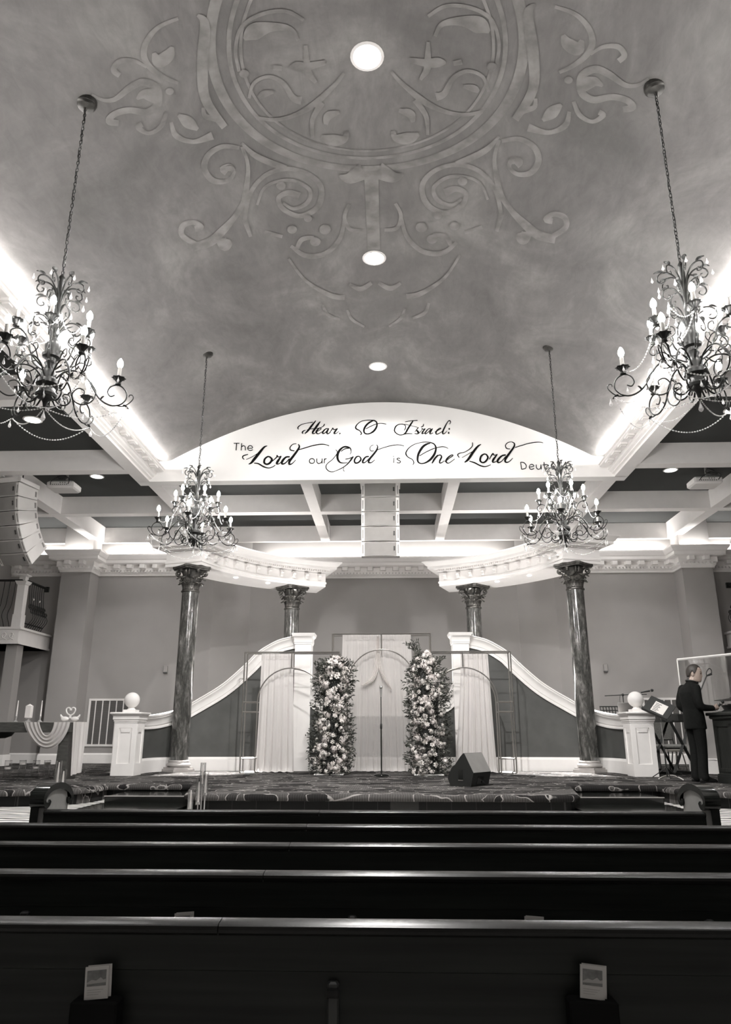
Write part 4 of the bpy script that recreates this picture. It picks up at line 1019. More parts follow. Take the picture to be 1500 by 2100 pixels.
    for k in range(8): crystal(.245, k * PI / 4, 1.21, .8)
    for k in range(6): crystal(.205, .3 + k * PI / 3, 1.05, .9); crystal(.25, k * PI / 3, .80, 1.0); crystal(.17, k * PI / 3, .70, .9)
    for k in range(6):
        a = .25 + k * PI / 3
        for d in (-.085, .085): crystal(.565, a + d, .375, .7)
        crystal(.69, a, .11, 1.0); crystal(.545, a, .20, .8); crystal(.255, a, .37, .8)
        a += PI / 6
        for d in (-.15, .15): crystal(.325, a + d, .70, .7)
        crystal(.34, a, .53, .9); crystal(.155, a, .11, .8)
    def strand(p, q_, sag, n): return beads(p, q_, sag, n=n)
    P = lambda r, a, z: (r * math.cos(a), r * math.sin(a), z)
    ringof('bead_strand', strand(P(.66, .25, .12), P(.66, .25 + PI / 3, .12), .17, 30), 6, 0, 'crystal')
    ringof('bead_strand', strand(P(.66, .25, .12), P(.0, .25, .02), .10, 30), 6, 0, 'crystal')
    ringof('bead_strand', strand(P(.565, .25, .36), P(.325, .25 + PI / 6, .68), .16, 24), 6, 0, 'crystal')
    ringof('bead_strand', strand(P(.22, 0, .80), P(.22, PI / 3, .80), .12, 16), 6, 0, 'crystal')
    # chain, cord and canopy up to the vault
    top = vz(loc[0]) - loc[2]
    lk = MB(); w_, h_ = .012, .024
    lk.tube([(w_ * math.cos(a) * 1.0, 0, h_ * (math.sin(a))) for a in [i * PI / 6 for i in range(12)]], .0035, 5, closed=True)
    l0 = None; z = 1.335; k = 0
    while z < top - .07:
        if l0 is None: l0 = lk.build('chain_link', M['iron'], t, smooth=60); o = l0
        else: o = l0.copy(); COL.objects.link(o); o.parent = t
        o.location = (0, 0, z); o.rotation_euler = (0, 0, (k % 2) * PI / 2 + rnd.uniform(-.2, .2)); z += .040; k += 1
    MB().tube([(.010 * math.cos(i * .8), .010 * math.sin(i * .8), 1.30 + (top - 1.36) * i / 60) for i in range(61)], .0045, 5).build('power_cord', M['cable'], t, smooth=60)
    q = MB().lathe([(.012, -.085), (.018, -.06), (.04, -.055), (.075, -.045), (.085, -.025), (.095, -.02), (.10, .0), (.10, .03)], 24, c=(0, 0, top))
    q.build('canopy', M['bronze'], t, smooth=40)
    return t
ch = make_chandelier('large crystal chandelier hanging at the left front, cut by the left edge of the photo', (-2.73, 5.57, 4.10), .1)
make2 = [('large crystal chandelier hanging at the right front, cut by the right edge of the photo', (2.73, 5.57, 4.10), .55),
         ('crystal chandelier hanging at the left end of the gable above the left front column', (-2.75, 10.52, 4.12), .35),
         ('crystal chandelier hanging over the right end of the gable lettering', (2.75, 10.50, 4.12), .0)]
for lb, lc, rz in make2: copy_tree(ch, lb, lc, rz)
# ------------------------------------------------------------------ pews
PEWS = [2.73, 3.61, 4.47, 5.33, 6.24]
PL = ['nearest black pew, with three dark holders and two white cards on its back', 'second nearest black pew, white cards just showing over the nearest rail', 'middle one of the five black pews, third from the camera',
      'black pew directly behind the short frontmost pew', 'frontmost black pew next to the stage, with scrolled ends in view']
def make_pew(label, hx=2.62):
    t = thing('pew', label, 'pew', (0, 0, 0), 0, 'rows of black pews')
    MB().bbox((0, -.038, .47), (2 * hx - .02, .04, .72), .006).build('back_panel', M['pew'], t)
    q = MB(); q.bbox((0, -.046, .812), (2 * hx - .02, .030, .112), .006); q.build('under_rail', M['pew'], t)
    prof = [(-.005, .902), (-.060, .896), (-.070, .890), (-.073, .880), (-.070, .870), (-.062, .862), (-.01, .862), (.0, .868), (.004, .893)]
    for a, b in ((-hx + .02, -.402), (-.399, hx - .02)):
        MB().prism(prof, a, b, Matrix(((0, 0, 1, 0), (1, 0, 0, 0), (0, 1, 0, 0), (0, 0, 0, 1)))).build('top_rail', M['rail'], t, smooth=25)
    MB().bbox((0, .19, .43), (2 * hx - .04, .46, .06), .02).build('seat', M['pew'], t)
    for s in (-1, 1):
        pl = [(-.07, .002), (.45, .002), (.45, .55), (.40, .72), (.38, .93), (.34, 1.01), (.18, 1.05), (.06, 1.04), (-.03, .99), (-.07, .92)]
        Mx = Matrix(((0, 0, s, 0), (1, 0, 0, 0), (0, 1, 0, 0), (0, 0, 0, 1)))
        e = MB().prism(pl, hx - .02, hx + .03, Mx).build('pew_end', M['pewin'], t)
        sp = smoothpath([(.01, .965), (-.01, .94), (-.05, .93), (-.085, .95), (-.095, .99), (-.06, 1.03), (.03, 1.06), (.16, 1.07), (.28, 1.052), (.38, 1.012), (.425, .97), (.42, .938), (.39, .925), (.36, .94), (.36, .965)], 5)
        q = MB(); vs = []; n = len(sp)
        for i, (y, z) in enumerate(sp):
            a = sp[max(i - 1, 0)]; b = sp[min(i + 1, n - 1)]; d = Vector((b[0] - a[0], b[1] - a[1])).normalized()
            th = .025 * (.55 + .45 * math.sin(PI * min(max(i / n, .02), .98)) ** .6)
            for k, xx in ((th, hx - .035), (th, hx + .085), (-th, hx + .085), (-th, hx - .035)): vs.append((s * xx, y - d.y * k, z + d.x * k))
        fs = [(i * 4 + a, i * 4 + (a + 1) % 4, i * 4 + 4 + (a + 1) % 4, i * 4 + 4 + a) for i in range(n - 1) for a in range(4)] + [(0, 1, 2, 3), tuple(range((n - 1) * 4, n * 4))]
        q.add(vs, fs); q.build('scroll', M['blackg'], e, smooth=30)
        MB().prism([(-.085, .002), (-.055, .002), (-.055, .95), (-.085, .95)], hx + .02, hx + .08, Mx).build('rear_stile', M['pew'], e)
    return t
p0 = make_pew(PL[0], 3.0); pews = [p0]
for y, lb in zip(PEWS[1:4], PL[1:4]): pews.append(copy_tree(p0, lb, (0, y, 0)))
pf_ = make_pew(PL[4]); pf_.location = (0, PEWS[4], 0)
p0.location = (0, PEWS[0], 0)
def pocket(par, x, ztop, wd=.15):
    MB().bbox((x, -.095, ztop - .09), (wd, .07, .18), .006).build('card_pocket', M['ink'], par)
def bracket(par, x, ztop):
    q = MB(); q.bbox((x, -.070, ztop - .10), (.038, .03, .20), .006); q.build('pencil_holder', M['black'], par)
    MB().tube([(x - .018, -.088, ztop - .03), (x + .018, -.088, ztop - .03)], .014, 8).build('pencil_clip', M['rail'], par, smooth=40)
def card(x, y, zb, wd, h, label, tilt=0.0):
    t = thing('visitor_card', label, 'card', (x, y, zb), 0, 'visitor cards in the pew pockets')
    t.rotation_euler = (R(-6), R(tilt), 0)
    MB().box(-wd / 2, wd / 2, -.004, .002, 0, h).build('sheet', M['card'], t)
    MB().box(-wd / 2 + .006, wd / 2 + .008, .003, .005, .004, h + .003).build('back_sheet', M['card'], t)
    MB().box(-wd / 2 + .007, wd / 2 - .007, -.0052, -.004, h * .40, h * .88).build('picture', M['print'], t)
    q = MB().add([(-wd / 2 + .007, -.0058, h * .52), (-wd * .2, -.0058, h * .60), (0, -.0058, h * .57), (wd * .18, -.0058, h * .66), (wd * .30, -.0058, h * .58), (wd / 2 - .007, -.0058, h * .60), (wd / 2 - .007, -.0058, h * .50), (-wd / 2 + .007, -.0058, h * .47)], [tuple(range(8))])
    q.build('mountain', M['grey'], t)
    q = MB()
    for k in range(3): q.box(-wd * .38, wd * (.3 - .1 * k), -.0052, -.004, h * (.28 - .07 * k), h * (.295 - .07 * k))
    q.build('text_line', M['grey'], t)
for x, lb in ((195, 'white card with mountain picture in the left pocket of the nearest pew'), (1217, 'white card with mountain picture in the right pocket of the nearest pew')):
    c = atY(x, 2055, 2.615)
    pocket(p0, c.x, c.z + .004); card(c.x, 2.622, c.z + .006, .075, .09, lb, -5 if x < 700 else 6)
c = atY(682, 2020, 2.62); bracket(p0, c.x, c.z)
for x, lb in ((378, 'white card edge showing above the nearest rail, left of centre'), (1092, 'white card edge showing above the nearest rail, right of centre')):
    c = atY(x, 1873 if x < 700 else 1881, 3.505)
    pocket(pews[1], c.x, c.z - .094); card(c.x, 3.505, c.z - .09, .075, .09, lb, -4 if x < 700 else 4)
for x, y in ((43, 1873), (722, 1882), (1464, 1891)):
    c = atY(x, y, 3.50); bracket(pews[1], c.x, c.z)
# ------------------------------------------------------------------ arch frames and drapes
def arch_frame(cx, y, hw, H, aw, az, label, dep=.28):
    t = thing('arch_frame', label, 'arch', (cx, y, S))
    r = .013
    def bar(q, a, b): q.tube([a, b], r, 4)
    for yy in (0, dep):
        q = MB(); h = H - S
        for sg in (-1, 1): bar(q, (sg * hw, yy, 0), (sg * hw, yy, h))
        bar(q, (-hw - .011, yy, h), (hw + .011, yy, h)); q.build('outer_frame', M['steel'], t)
        q = MB(); zs = az - S - aw
        pts = [(-aw, yy, 0), (-aw, yy, zs * .5)] + [(-aw * math.cos(a), yy, zs + aw * math.sin(a)) for a in [PI * i / 28 for i in range(29)]] + [(aw, yy, zs * .5), (aw, yy, 0)]
        q.tube(pts, r, 6); q.build('inner_arch', M['steel'], t, smooth=40)
        MB().tube([(0, yy, az - S), (0, yy, h)], r, 4).build('strut', M['steel'], t)
        for sg in (-1, 1):
            for z in (.012, .26, zs - .18, zs):
                q = MB(); bar(q, (sg * hw, yy, z), (sg * aw, yy, z)); q.build('rung', M['steel'], t)
    for sg in (-1, 1):
        for xx, z in ((hw, .26), (hw, H - S), (aw, .26)):
            q = MB(); bar(q, (sg * xx, 0, z), (sg * xx, dep, z)); q.build('depth_tie', M['steel'], t)
    return t
arch_frame(-1.73, 14.30, .915, 2.97, .635, 2.67, 'gold tube arch frame with ladder side, left of the flower columns')
arch_frame(1.56, 14.30, .915, 2.97, .635, 2.67, 'gold tube arch frame with ladder side, right of the flower columns')
arch_frame(0.0, 14.63, .97, 3.36, .66, 3.05, 'tallest gold tube arch frame, between the two flower columns')

def drape(name, label, px0, px1, qx0, qx1, ytop, y, m, folds, amp, seed, group=None, th0=0):
    """px: top edge in the photo, qx: hem"""
    rr = random.Random(seed)
    a0, a1 = atY(px0, ytop, y), atY(px1, ytop, y); b0, b1 = atY(qx0, 1583, y), atY(qx1, 1583, y)
    ph = [rr.uniform(0, 6.28) for _ in range(4)]
    def fn(u, v):
        xt = a0.x + (a1.x - a0.x) * u; xb = b0.x + (b1.x - b0.x) * u
        k = v ** 1.3
        x = xt + (xb - xt) * k + .012 * math.sin(u * folds * 6.28 + ph[2] + v * 1.5) * v
        z = a0.z + (S + .012 - a0.z) * min(v / .985, 1)
        A = amp * (.35 + .65 * v)
        yy = y + A * (math.sin(u * folds * 6.28 + ph[0]) + .45 * math.sin(u * folds * 2.3 * 6.28 + ph[1] + v)) * .7
        if v > .95: yy -= (v - .95) / .05 * .10 * (.6 + .4 * math.sin(u * 20 + ph[3])); z = max(z, S + .006 + .02 * (math.sin(u * folds * 6.28) * .5 + .5))
        return (x, yy, z)
    q = MB().grid(fn, max(folds * 14, 60), 50)
    o = q.build(name, m, None, smooth=80, fix=False)
    tag(o, label, 'drape', group); return o
drape('sheer_drape', 'sheer pale drape hanging from the left arch frame in front of the left pillar', 537, 602, 524, 603, 1341, 14.44, M['sheerw'], 5, .032, 3)
drape('sheer_drape', 'white drape hanging from the right arch frame behind the black floor speaker', 945, 1001, 934, 1022, 1341, 14.44, M['sheerw'], 6, .038, 4)
drape('sheer_drape', 'wide sheer white drape hanging behind the microphone in the middle arch', 703, 843, 694, 858, 1302, 14.77, M['sheer'], 10, .032, 5)
def swag(pts, w0, w1, label):
    sm = smoothpath(pts, 8); n = len(sm)
    def fn(u, v):
        i = min(int(v * (n - 1)), n - 2); f_ = v * (n - 1) - i
        x = sm[i][0] + (sm[i + 1][0] - sm[i][0]) * f_; y = sm[i][1] + (sm[i + 1][1] - sm[i][1]) * f_
        wd = w0 + (w1 - w0) * math.sin(PI * v)
        p = atY(x + (u - .5) * wd * .9, y + (u - .5) * wd * .35, 14.70)
        return (p.x, 14.70 - .02 * math.sin(u * PI) - .014 * math.sin(u * 22), p.z)
    o = MB().grid(fn, 26, 30).build('drape_swag', M['sheerw'], None, smooth=80, fix=False)
    tag(o, label, 'drape'); return o
swag([(774, 1304), (774, 1340), (771, 1375), (762, 1395), (747, 1406), (741, 1404)], 2, 10, 'gathered sheer swag looping left of the middle arch strut')
swag([(777, 1304), (777, 1340), (781, 1372), (790, 1395), (800, 1410), (803, 1414)], 2, 9, 'gathered sheer swag looping right of the middle arch strut')

# ------------------------------------------------------------------ flower columns
def rose_mesh(r):
    q = MB(); 
    for ring_, (n, rad, tilt, h) in enumerate(((3, .30, .25, .75), (5, .62, .55, .62), (6, .95, 1.0, .40))):
        for k in range(n):
            a = 2 * PI * k / n + ring_ * .7
            def fn(u, v):
                w_ = (u - .5) * 2.1 * (.35 + .65 * math.sin(PI * min(v * .85 + .1, 1))) * (1.15 if ring_ < 2 else .9)
                rr = r * rad * (.25 + .75 * v ** (.6 + tilt * .5)); z = r * (h * v ** .8 - (.22 * max(v - .75, 0) / .25 if ring_ else 0))
                aa = a + w_ * (.9 / max(rad, .4)) * .55
                return (rr * math.cos(aa), rr * math.sin(aa), z)
            q.grid(fn, 4, 4)
    q.ball((0, 0, r * .25), r * .3, 8, 5)
    return q
def hydr_mesh(r, rr):
    q = MB().ball((0, 0, 0), r * .8, 10, 6)
    for k in range(46):
        z = rr.uniform(-.35, 1); a = rr.uniform(0, 2 * PI); s_ = math.sqrt(max(1 - z * z, 0)); n = Vector((s_ * math.cos(a), s_ * math.sin(a), z)); T = n.orthogonal().normalized(); B = n.cross(T)
        th = rr.uniform(0, 1.5); T, B = T * math.cos(th) + B * math.sin(th), B * math.cos(th) - T * math.sin(th)
        c = n * r * rr.uniform(.86, 1.06); w_ = r * .23
        for d in (T, B, -T, -B):
            e = n.cross(d)
            q.add([c, c + d * w_ * .7 + e * w_ * .5 + n * .004, c + d * w_ * 1.3 + n * .001, c + d * w_ * .7 - e * w_ * .5 + n * .004], [(0, 1, 2, 3)])
    return q
def flower_column(label, loc, H, prof, lean, seed, sprig):
    rr = random.Random(seed)
    t = thing('flower_column', label, 'flowers', loc)
    def cen(z): k = z / H; return Vector((lean(k), 0, z))
    def rad(z):
        k = z / H
        for (a, ra), (b, rb) in zip(prof, prof[1:]):
            if a <= k <= b: return (ra + (rb - ra) * (k - a) / (b - a)) * .93
        return prof[-1][1]
    q = MB().bbox((0, 0, .012), (.52, .40, .024), .006); q.build('base_plate', M['whiteb'], t)
    q = MB(); q.tube([cen(H * i / 10) for i in range(11)], [rad(H * i / 10) * .55 for i in range(11)], 12); q.build('core', M['black'], t)
    lf = MB()
    def leaf(p, d, L, w_):
        d = d.normalized(); s_ = d.cross(Vector((rr.uniform(-1, 1), rr.uniform(-1, 1), rr.uniform(-.3, 1)))).normalized(); n = s_.cross(d)
        lf.add([p, p + d * L * .45 + s_ * w_ + n * .006, p + d * L - n * L * .15, p + d * L * .45 - s_ * w_ + n * .006, p + d * L * .5 - n * .004], [(0, 1, 4), (1, 2, 4), (2, 3, 4), (3, 0, 4)])
    for i in range(2600):
        z = rr.uniform(.03, H); a = rr.uniform(0, 2 * PI) if rr.random() < .35 else PI + math.acos(rr.uniform(-1, 1)); R_ = rad(z) * rr.uniform(.6, 1.08)
        p = cen(z) + Vector((R_ * math.cos(a), R_ * .72 * math.sin(a), 0))
        d = Vector((math.cos(a), math.sin(a) * .9, rr.uniform(-.5, .9)))
        leaf(p, d + Vector((rr.uniform(-.6, .6), rr.uniform(-.6, .6), rr.uniform(-.4, .4))), rr.uniform(.045, .085), rr.uniform(.009, .015))
    for k in range(80):
        z = rr.uniform(.06, H * .98); a = rr.choice((0, PI)) + rr.uniform(-.7, .7)
        p0_ = cen(z) + Vector((rad(z) * .8 * math.cos(a), rad(z) * .5 * math.sin(a), 0)); d = Vector((math.cos(a), rr.uniform(-.5, .1), rr.uniform(-.2, .7))).normalized()
        L = rr.uniform(.08, .17)
        lf.tube([p0_, p0_ + d * L * .5, p0_ + d * L + Vector((0, 0, -.02))], .003, 4)
        for j in range(6):
            pp = p0_ + d * L * (j + 1) / 6; leaf(pp, d * .6 + Vector((rr.uniform(-.6, .6), rr.uniform(-.6, .6), rr.uniform(-.6, .6))), .062, .012)
    for (sx, sz, dx, dz, L) in sprig:
        p0_ = Vector((sx, -.05, sz)); d = Vector((dx, 0, dz)).normalized()
        for off in (-.05, 0, .05):
            q0 = p0_ + Vector((off, off * .4, 0))
            lf.tube([q0, q0 + d * L], .0035, 4)
            for j in range(12):
                pp = q0 + d * L * (j + 1) / 12; leaf(pp, d * .7 + Vector((rr.uniform(-.9, .9), rr.uniform(-.6, .6), rr.uniform(-.5, .5))), .075, .014)
    o = lf.build('foliage', M['leaf'], t, fix=False); o['kind'] = 'stuff'
    kinds = [('rose', rose_mesh(.040), 'petal', 96), ('hydrangea', hydr_mesh(.062, rr), 'petal2', 44), ('carnation', hydr_mesh(.036, rr), 'petal', 60)]
    for nm, q, m, cnt in kinds:
        f0 = None
        for k in range(cnt):
            z = H * (k + rr.random()) / cnt; a = PI + math.acos(rr.uniform(-.98, .98)) if rr.random() < .92 else rr.uniform(0, PI)
            R_ = rad(z) * rr.uniform(.72, .98) * (.82 if nm == 'hydrangea' else 1)
            p = cen(z) + Vector((R_ * math.cos(a), R_ * .72 * math.sin(a), 0)); p.z = max(p.z, .07)
            d = Vector((math.cos(a), math.sin(a) * 1.1, rr.uniform(-.1, .8)))
            if f0 is None: f0 = q.build(nm, M[m], t, smooth=60, fix=False); o = f0
            else: o = f0.copy(); COL.objects.link(o); o.parent = t
            s_ = rr.uniform(.8, 1.4); o.location = p; o.scale = (s_, s_, s_); o.rotation_euler = d.to_track_quat('Z', 'Y').to_euler()
    return t
flower_column('column of white roses, hydrangeas and leaves on the left of the middle arch', (-.93, 13.78, S), 2.05, [(0, .40), (.1, .40), (.3, .40), (.5, .36), (.65, .34), (.85, .37), (.95, .30), (1, .14)], lambda k: .02 + .07 * k * k, 11, [(.14, 1.80, .8, .8, .26), (-.16, 1.78, -.5, 1, .18)])
flower_column('taller column of white roses and leaves with a sprig on top, right of the middle arch', (.83, 13.74, S), 2.10, [(0, .38), (.1, .39), (.35, .38), (.5, .39), (.7, .40), (.82, .36), (.92, .27), (1, .12)], lambda k: .03 * k - .13 * max(k - .55, 0), 12, [(-.12, 1.92, -.15, 1, .42), (-.16, 2.15, -.8, .7, .22), (.14, 1.9, .7, .7, .2)])

# ------------------------------------------------------------------ microphone, floor speaker
t = thing('microphone_stand', 'straight black microphone stand with round base in front of the middle drape', 'stand', (0.0, 13.45, S))
MB().lathe([(.13, 0), (.132, .012), (.12, .028), (.06, .045), (.02, .06), (.016, .08)], 28).build('base', M['blackg'], t, smooth=40)
MB().tube([(0, 0, .05), (0, 0, .84)], .0125, 10).build('lower_tube', M['blackg'], t, smooth=40)
MB().tube([(0, 0, .84), (0, 0, 1.33)], .009, 10).build('upper_tube', M['black'], t, smooth=40)
MB().lathe([(.014, .78), (.019, .79), (.019, .86), (.012, .875)], 12).build('clutch', M['black'], t, smooth=40)
t = thing('microphone', 'microphone clipped upright on the straight stand before the middle drape', 'microphone', (0, 13.45, S + 1.33))
MB().lathe([(.011, 0), (.016, .05), (.022, .13), (.024, .14)], 14).build('handle', M['grey'], t, smooth=40)
MB().lathe([(.024, .14), (.027, .15), (.026, .17), (.020, .19), (1e-5, .205)], 14).build('mesh_head', M['chrome'], t, smooth=50)
wp = atZ(966, 1614, S)
t = thing('floor_monitor', 'black wedge floor monitor speaker on the stage right of centre', 'speaker', (wp.x, wp.y, S))
an = R(55); e = Vector((math.cos(an), math.sin(an), 0)); d = Vector((-math.sin(an), math.cos(an), 0))
pol = [(0, .0), (-.05, .185), (.085, .44), (.10, .445), (.15, .40), (.245, .285), (.268, .275), (.30, .245), (.345, .16), (.367, .10), (.324, 0)]
Mx = Matrix(((d.x, 0, e.x, 0), (d.y, 0, e.y, 0), (0, 1, 0, 0), (0, 0, 0, 1)))
MB().prism(pol, 0, .52, Mx).build('cabinet', M['black'], t)
q = MB().prism([(-.0535, .187), (.0815, .442), (.087, .439), (-.048, .184)], .004, .516, Mx); q.build('back_plate', M['grey'], t)
q = MB().prism([(.12, .09), (.19, .09), (.19, .22), (.12, .22)], -.003, .002, Mx); q.build('handle_recess', M['blackg'], t)
q = MB().prism([(.115, .075), (.195, .075), (.195, .088), (.115, .088)], -.006, .002, Mx); q.build('handle_lip', M['chrome'], t)
q = MB().prism([(-.0125, .03), (-.006, .03), (-.030, .13), (-.0395, .13)], .15, .33, Mx); q.build('socket_plate', M['blackg'], t)
q = MB().tube(smoothpath([tuple(Vector((0, 0, .08)) + e * .3 - d * .015), tuple(Vector((0, 0, .02)) + e * .36 - d * .05), tuple(Vector((0, 0, .008)) + e * .55 - d * .02), tuple(Vector((0, 0, .008)) + e * .7 + d * .02)], 8), .006, 6); q.build('cable', M['cable'], t)

# ------------------------------------------------------------------ communion table, cloth, candles, swans
tz = S + .885
t = thing('communion_table', 'dark wooden communion table at the left edge, draped with white cloth', 'table', (-5.84, 12.62, S))
MB().bbox((-.55, 0, .805), (2.6, .52, .16), .008).build('tabletop', M['wood'], t)
for x in (0.0, -2.2): 
    q = MB().prism([(.53, 0), (.72, 0), (.70, .73), (.56, .73)], -.20, .20, Matrix(((1, 0, 0, x), (0, 0, 1, 0), (0, 1, 0, 0), (0, 0, 0, 1)))); q.build('leg', M['wood'], t)
q = MB().lathe([(1e-5, -.10), (.10, -.095), (.19, -.06), (.235, 0)], 24, Matrix.Translation((-.56, 0, .726))); q.build('carved_boss', M['black'], t, smooth=50)
cl_ = thing('table_cloth', 'white chiffon cloth swagged along the table front and hanging at its right end', 'cloth', (-5.3, 12.4, tz))
q = MB(); L0 = atY(-20, 1480, 12.6).x; L1 = -5.06
q.grid(lambda u, v: (L0 + (L1 - L0) * u, 12.37 + .5 * v, tz + .006 + .004 * math.sin(u * 30 + v * 4)), 40, 6); q.build('runner', M['sheerw'], cl_, world=True, smooth=80, fix=False)
def sw(u, v):
    k = v
    xa, xb = 82 - 32 * k, 112 + 33 * k; sag = 27 + 28 * k
    x = xa + (xb - xa) * u; sg = (4 * u * (1 - u)) ** .75; y = 1481 + sag * sg
    p = atY(x, y, 12.345)
    return (p.x, 12.345 - .018 * math.sin(k * 24) * (.4 + .6 * sg) - .02, p.z)
q = MB().grid(sw, 40, 60); q.build('swag', M['sheerw'], cl_, world=True, smooth=80, fix=False)
def tail(u, v):
    w_ = .52 - .10 * v; Y = 12.36 + .05 * v + w_ * u
    return (-5.055 + .018 * math.sin(u * 15 + v * .6) + .009 * math.sin(u * 33) + .02 * v, Y, tz + .008 - (tz - S - .045 - .03 * u) * v)
q = MB().grid(tail, 40, 40); q.build('tail', M['sheerw'], cl_, world=True, smooth=80, fix=False)
def taper_stick(x, label):
    p = atY(x, 1481, 12.55); t = thing('candlestick', label, 'candlestick', (p.x, 12.55, tz + .01))
    MB().lathe([(.038, 0), (.036, .008), (.012, .03), (.009, .055), (.014, .065), (.018, .085), (.012, .09)], 16).build('holder', M['crystal'], t, smooth=40)
    t2 = thing('taper_candle', label.replace('glass candlestick', 'white taper candle'), 'candle', (p.x, 12.55, tz + .095))
    MB().lathe([(.0125, 0), (.011, .15), (.0065, .25), (.004, .262)], 12).build('wax', M['wax'], t2, smooth=40); MB().tube([(0, 0, .26), (.001, 0, .272)], .0015, 4).build('wick', M['black'], t2)
taper_stick(32, 'glass candlestick at the left of the table, left of the pillar candle'); taper_stick(81.5, 'glass candlestick between the pillar candle and the swans')
p = atY(57, 1480, 12.55)
t = thing('candle_stand', 'short crystal stand under the wide pillar candle', 'candlestick', (p.x, 12.55, tz + .01)); MB().lathe([(.055, 0), (.05, .01), (.02, .025), (.02, .04), (.055, .058), (.055, .065)], 18).build('bowl', M['crystal'], t, smooth=40)
t = thing('pillar_candle', 'wide white pillar candle with peaked top between two tapers', 'candle', (p.x, 12.55, tz + .076)); q = MB().box(-.045, .045, -.045, .045, 0, .19); q.build('wax', M['wax'], t)
q = MB().add([(-.045, -.045, .19), (.045, -.045, .19), (.045, .045, .19), (-.045, .045, .19), (0, 0, .225)], [(0, 1, 4), (1, 2, 4), (2, 3, 4), (3, 0, 4)]); q.build('peak', M['wax'], t); MB().tube([(0, 0, .22), (0, 0, .232)], .002, 4).build('wick', M['black'], t)
p = atY(143, 1478, 12.5)
t = thing('swan_figurine', 'white porcelain pair of swans whose necks form a heart, on the table corner', 'figurine', (p.x, 12.5, tz + .01))
for s in (-1, 1):
    q = MB(); q.ball((s * .085, 0, .045), .05, 16, 10, sc=(1.35, .8, .8)); q.tube(smoothpath([(s * .10, 0, .05), (s * .14, 0, .075), (s * .165, 0, .115)], 5), [.03 - .002 * i for i in range(11)], 8)
    q.tube(smoothpath([(s * .03, 0, .05), (s * -.01, 0, .09), (s * .02 + s * .03, 0, .13), (s * .075, 0, .175), (s * .072, 0, .21), (s * .035, 0, .225), (s * .006, 0, .205), (s * .004, 0, .185)], 6), .0125, 8); q.ball((s * .006, 0, .19), .016, 8, 6)
    q.build('swan', M['porcelain'], t, smooth=60)
    MB().tube([(s * .004, 0, .182), (s * .002, 0, .165)], [.007, .003], 6).build('beak', M['grey'], t)
for i, (x, yb, cy) in enumerate(((13, 1597, 1576), (43, 1597, 1567), (71, 1596, 1575), (94, 1594, 1566))):
    p = atZ(x, yb, S); top = atY(x, 1559, p.y).z - S; ck = atY(x, cy, p.y).z - S
    lb = ['leftmost', 'second from left', 'third from left', 'rightmost'][i]
    t = thing('glass_cylinder_vase', '%s of the four clear glass cylinders standing on the left of the stage' % lb, 'vase', (p.x, p.y, S), 0, 'glass cylinders on the stage')
    MB().lathe([(1e-5, .004), (.05, .004), (.056, .01), (.056, top), (.0535, top), (.0535, top - .012)], 24).build('glass', M['glass'], t, smooth=40)
    MB().lathe([(1e-5, ck - .013), (.053, ck - .012)], 20).build('water_surface', M['glass'], t, smooth=40)
    t = thing('floating_candle', 'white candle floating in the %s glass cylinder' % lb, 'candle', (p.x, p.y, S + ck - .02), 0, 'floating candles')
    MB().lathe([(1e-5, 0), (.03, .0), (.049, .012), (.049, .040), (1e-5, .042)], 18).build('wax', M['wax'], t, smooth=40); MB().tube([(0, 0, .04), (0, 0, .052)], .002, 4).build('wick', M['black'], t)
def tall_candle(x, ytop, yc0, yc1, y, label):
    p = atY(x, 1640, y); zt_ = atY(x, ytop, y).z - APRON; z0 = atY(x, yc1, y).z - APRON; z1 = atY(x, yc0, y).z - APRON
    z0 = max(z0, .03)
    t = thing('glass_candle_stand', 'clear glass chimney stand, ' + label, 'candlestick', (p.x, y, APRON))
    MB().lathe([(.034, 0), (.034, .008), (.01, .012)], 18).build('foot', M['glass'], t); MB().tube([(0, 0, .01), (0, 0, z0 - .02)] if z0 > .06 else [(0, 0, .005), (0, 0, .015)], .007, 8).build('stem', M['crystal'], t)
    MB().lathe([(.022, z0 - .025), (.024, z0 - .02), (.024, z0), (.014, z0)], 14).build('socket', M['crystal'], t)
    MB().lathe([(.034, z0 - .03 if z0 > .06 else .012), (.034, zt_), (.032, zt_), (.032, z0 - .03 if z0 > .06 else .012)], 18).build('chimney', M['glass'], t, smooth=40)
    t = thing('taper_candle', 'white taper candle inside the glass chimney, ' + label, 'candle', (p.x, y, APRON + z0)); MB().lathe([(.0125, .001), (.011, (z1 - z0) * .6), (.005, z1 - z0)], 12).build('wax', M['wax'], t, smooth=40); MB().tube([(0, 0, z1 - z0), (0, 0, z1 - z0 + .012)], .0015, 4).build('wick', M['black'], t)
tall_candle(391, 1619, 1620, 1659, 9.1, 'shortest of the four by the left stage step')
tall_candle(406.5, 1596, 1603, 1645, 9.2, 'second shortest by the left stage step')
tall_candle(413, 1564, 1568, 1608, 9.3, 'tallest of the four by the left stage step')
tall_candle(420, 1583, 1587, 1626, 9.15, 'rightmost of the four by the left stage step')
tall_candle(113, 1560, 1563, 1606, 9.2, 'taller of the two behind the left pew scroll')
tall_candle(124.5, 1578, 1581, 1607, 9.1, 'shorter of the two behind the left pew scroll')
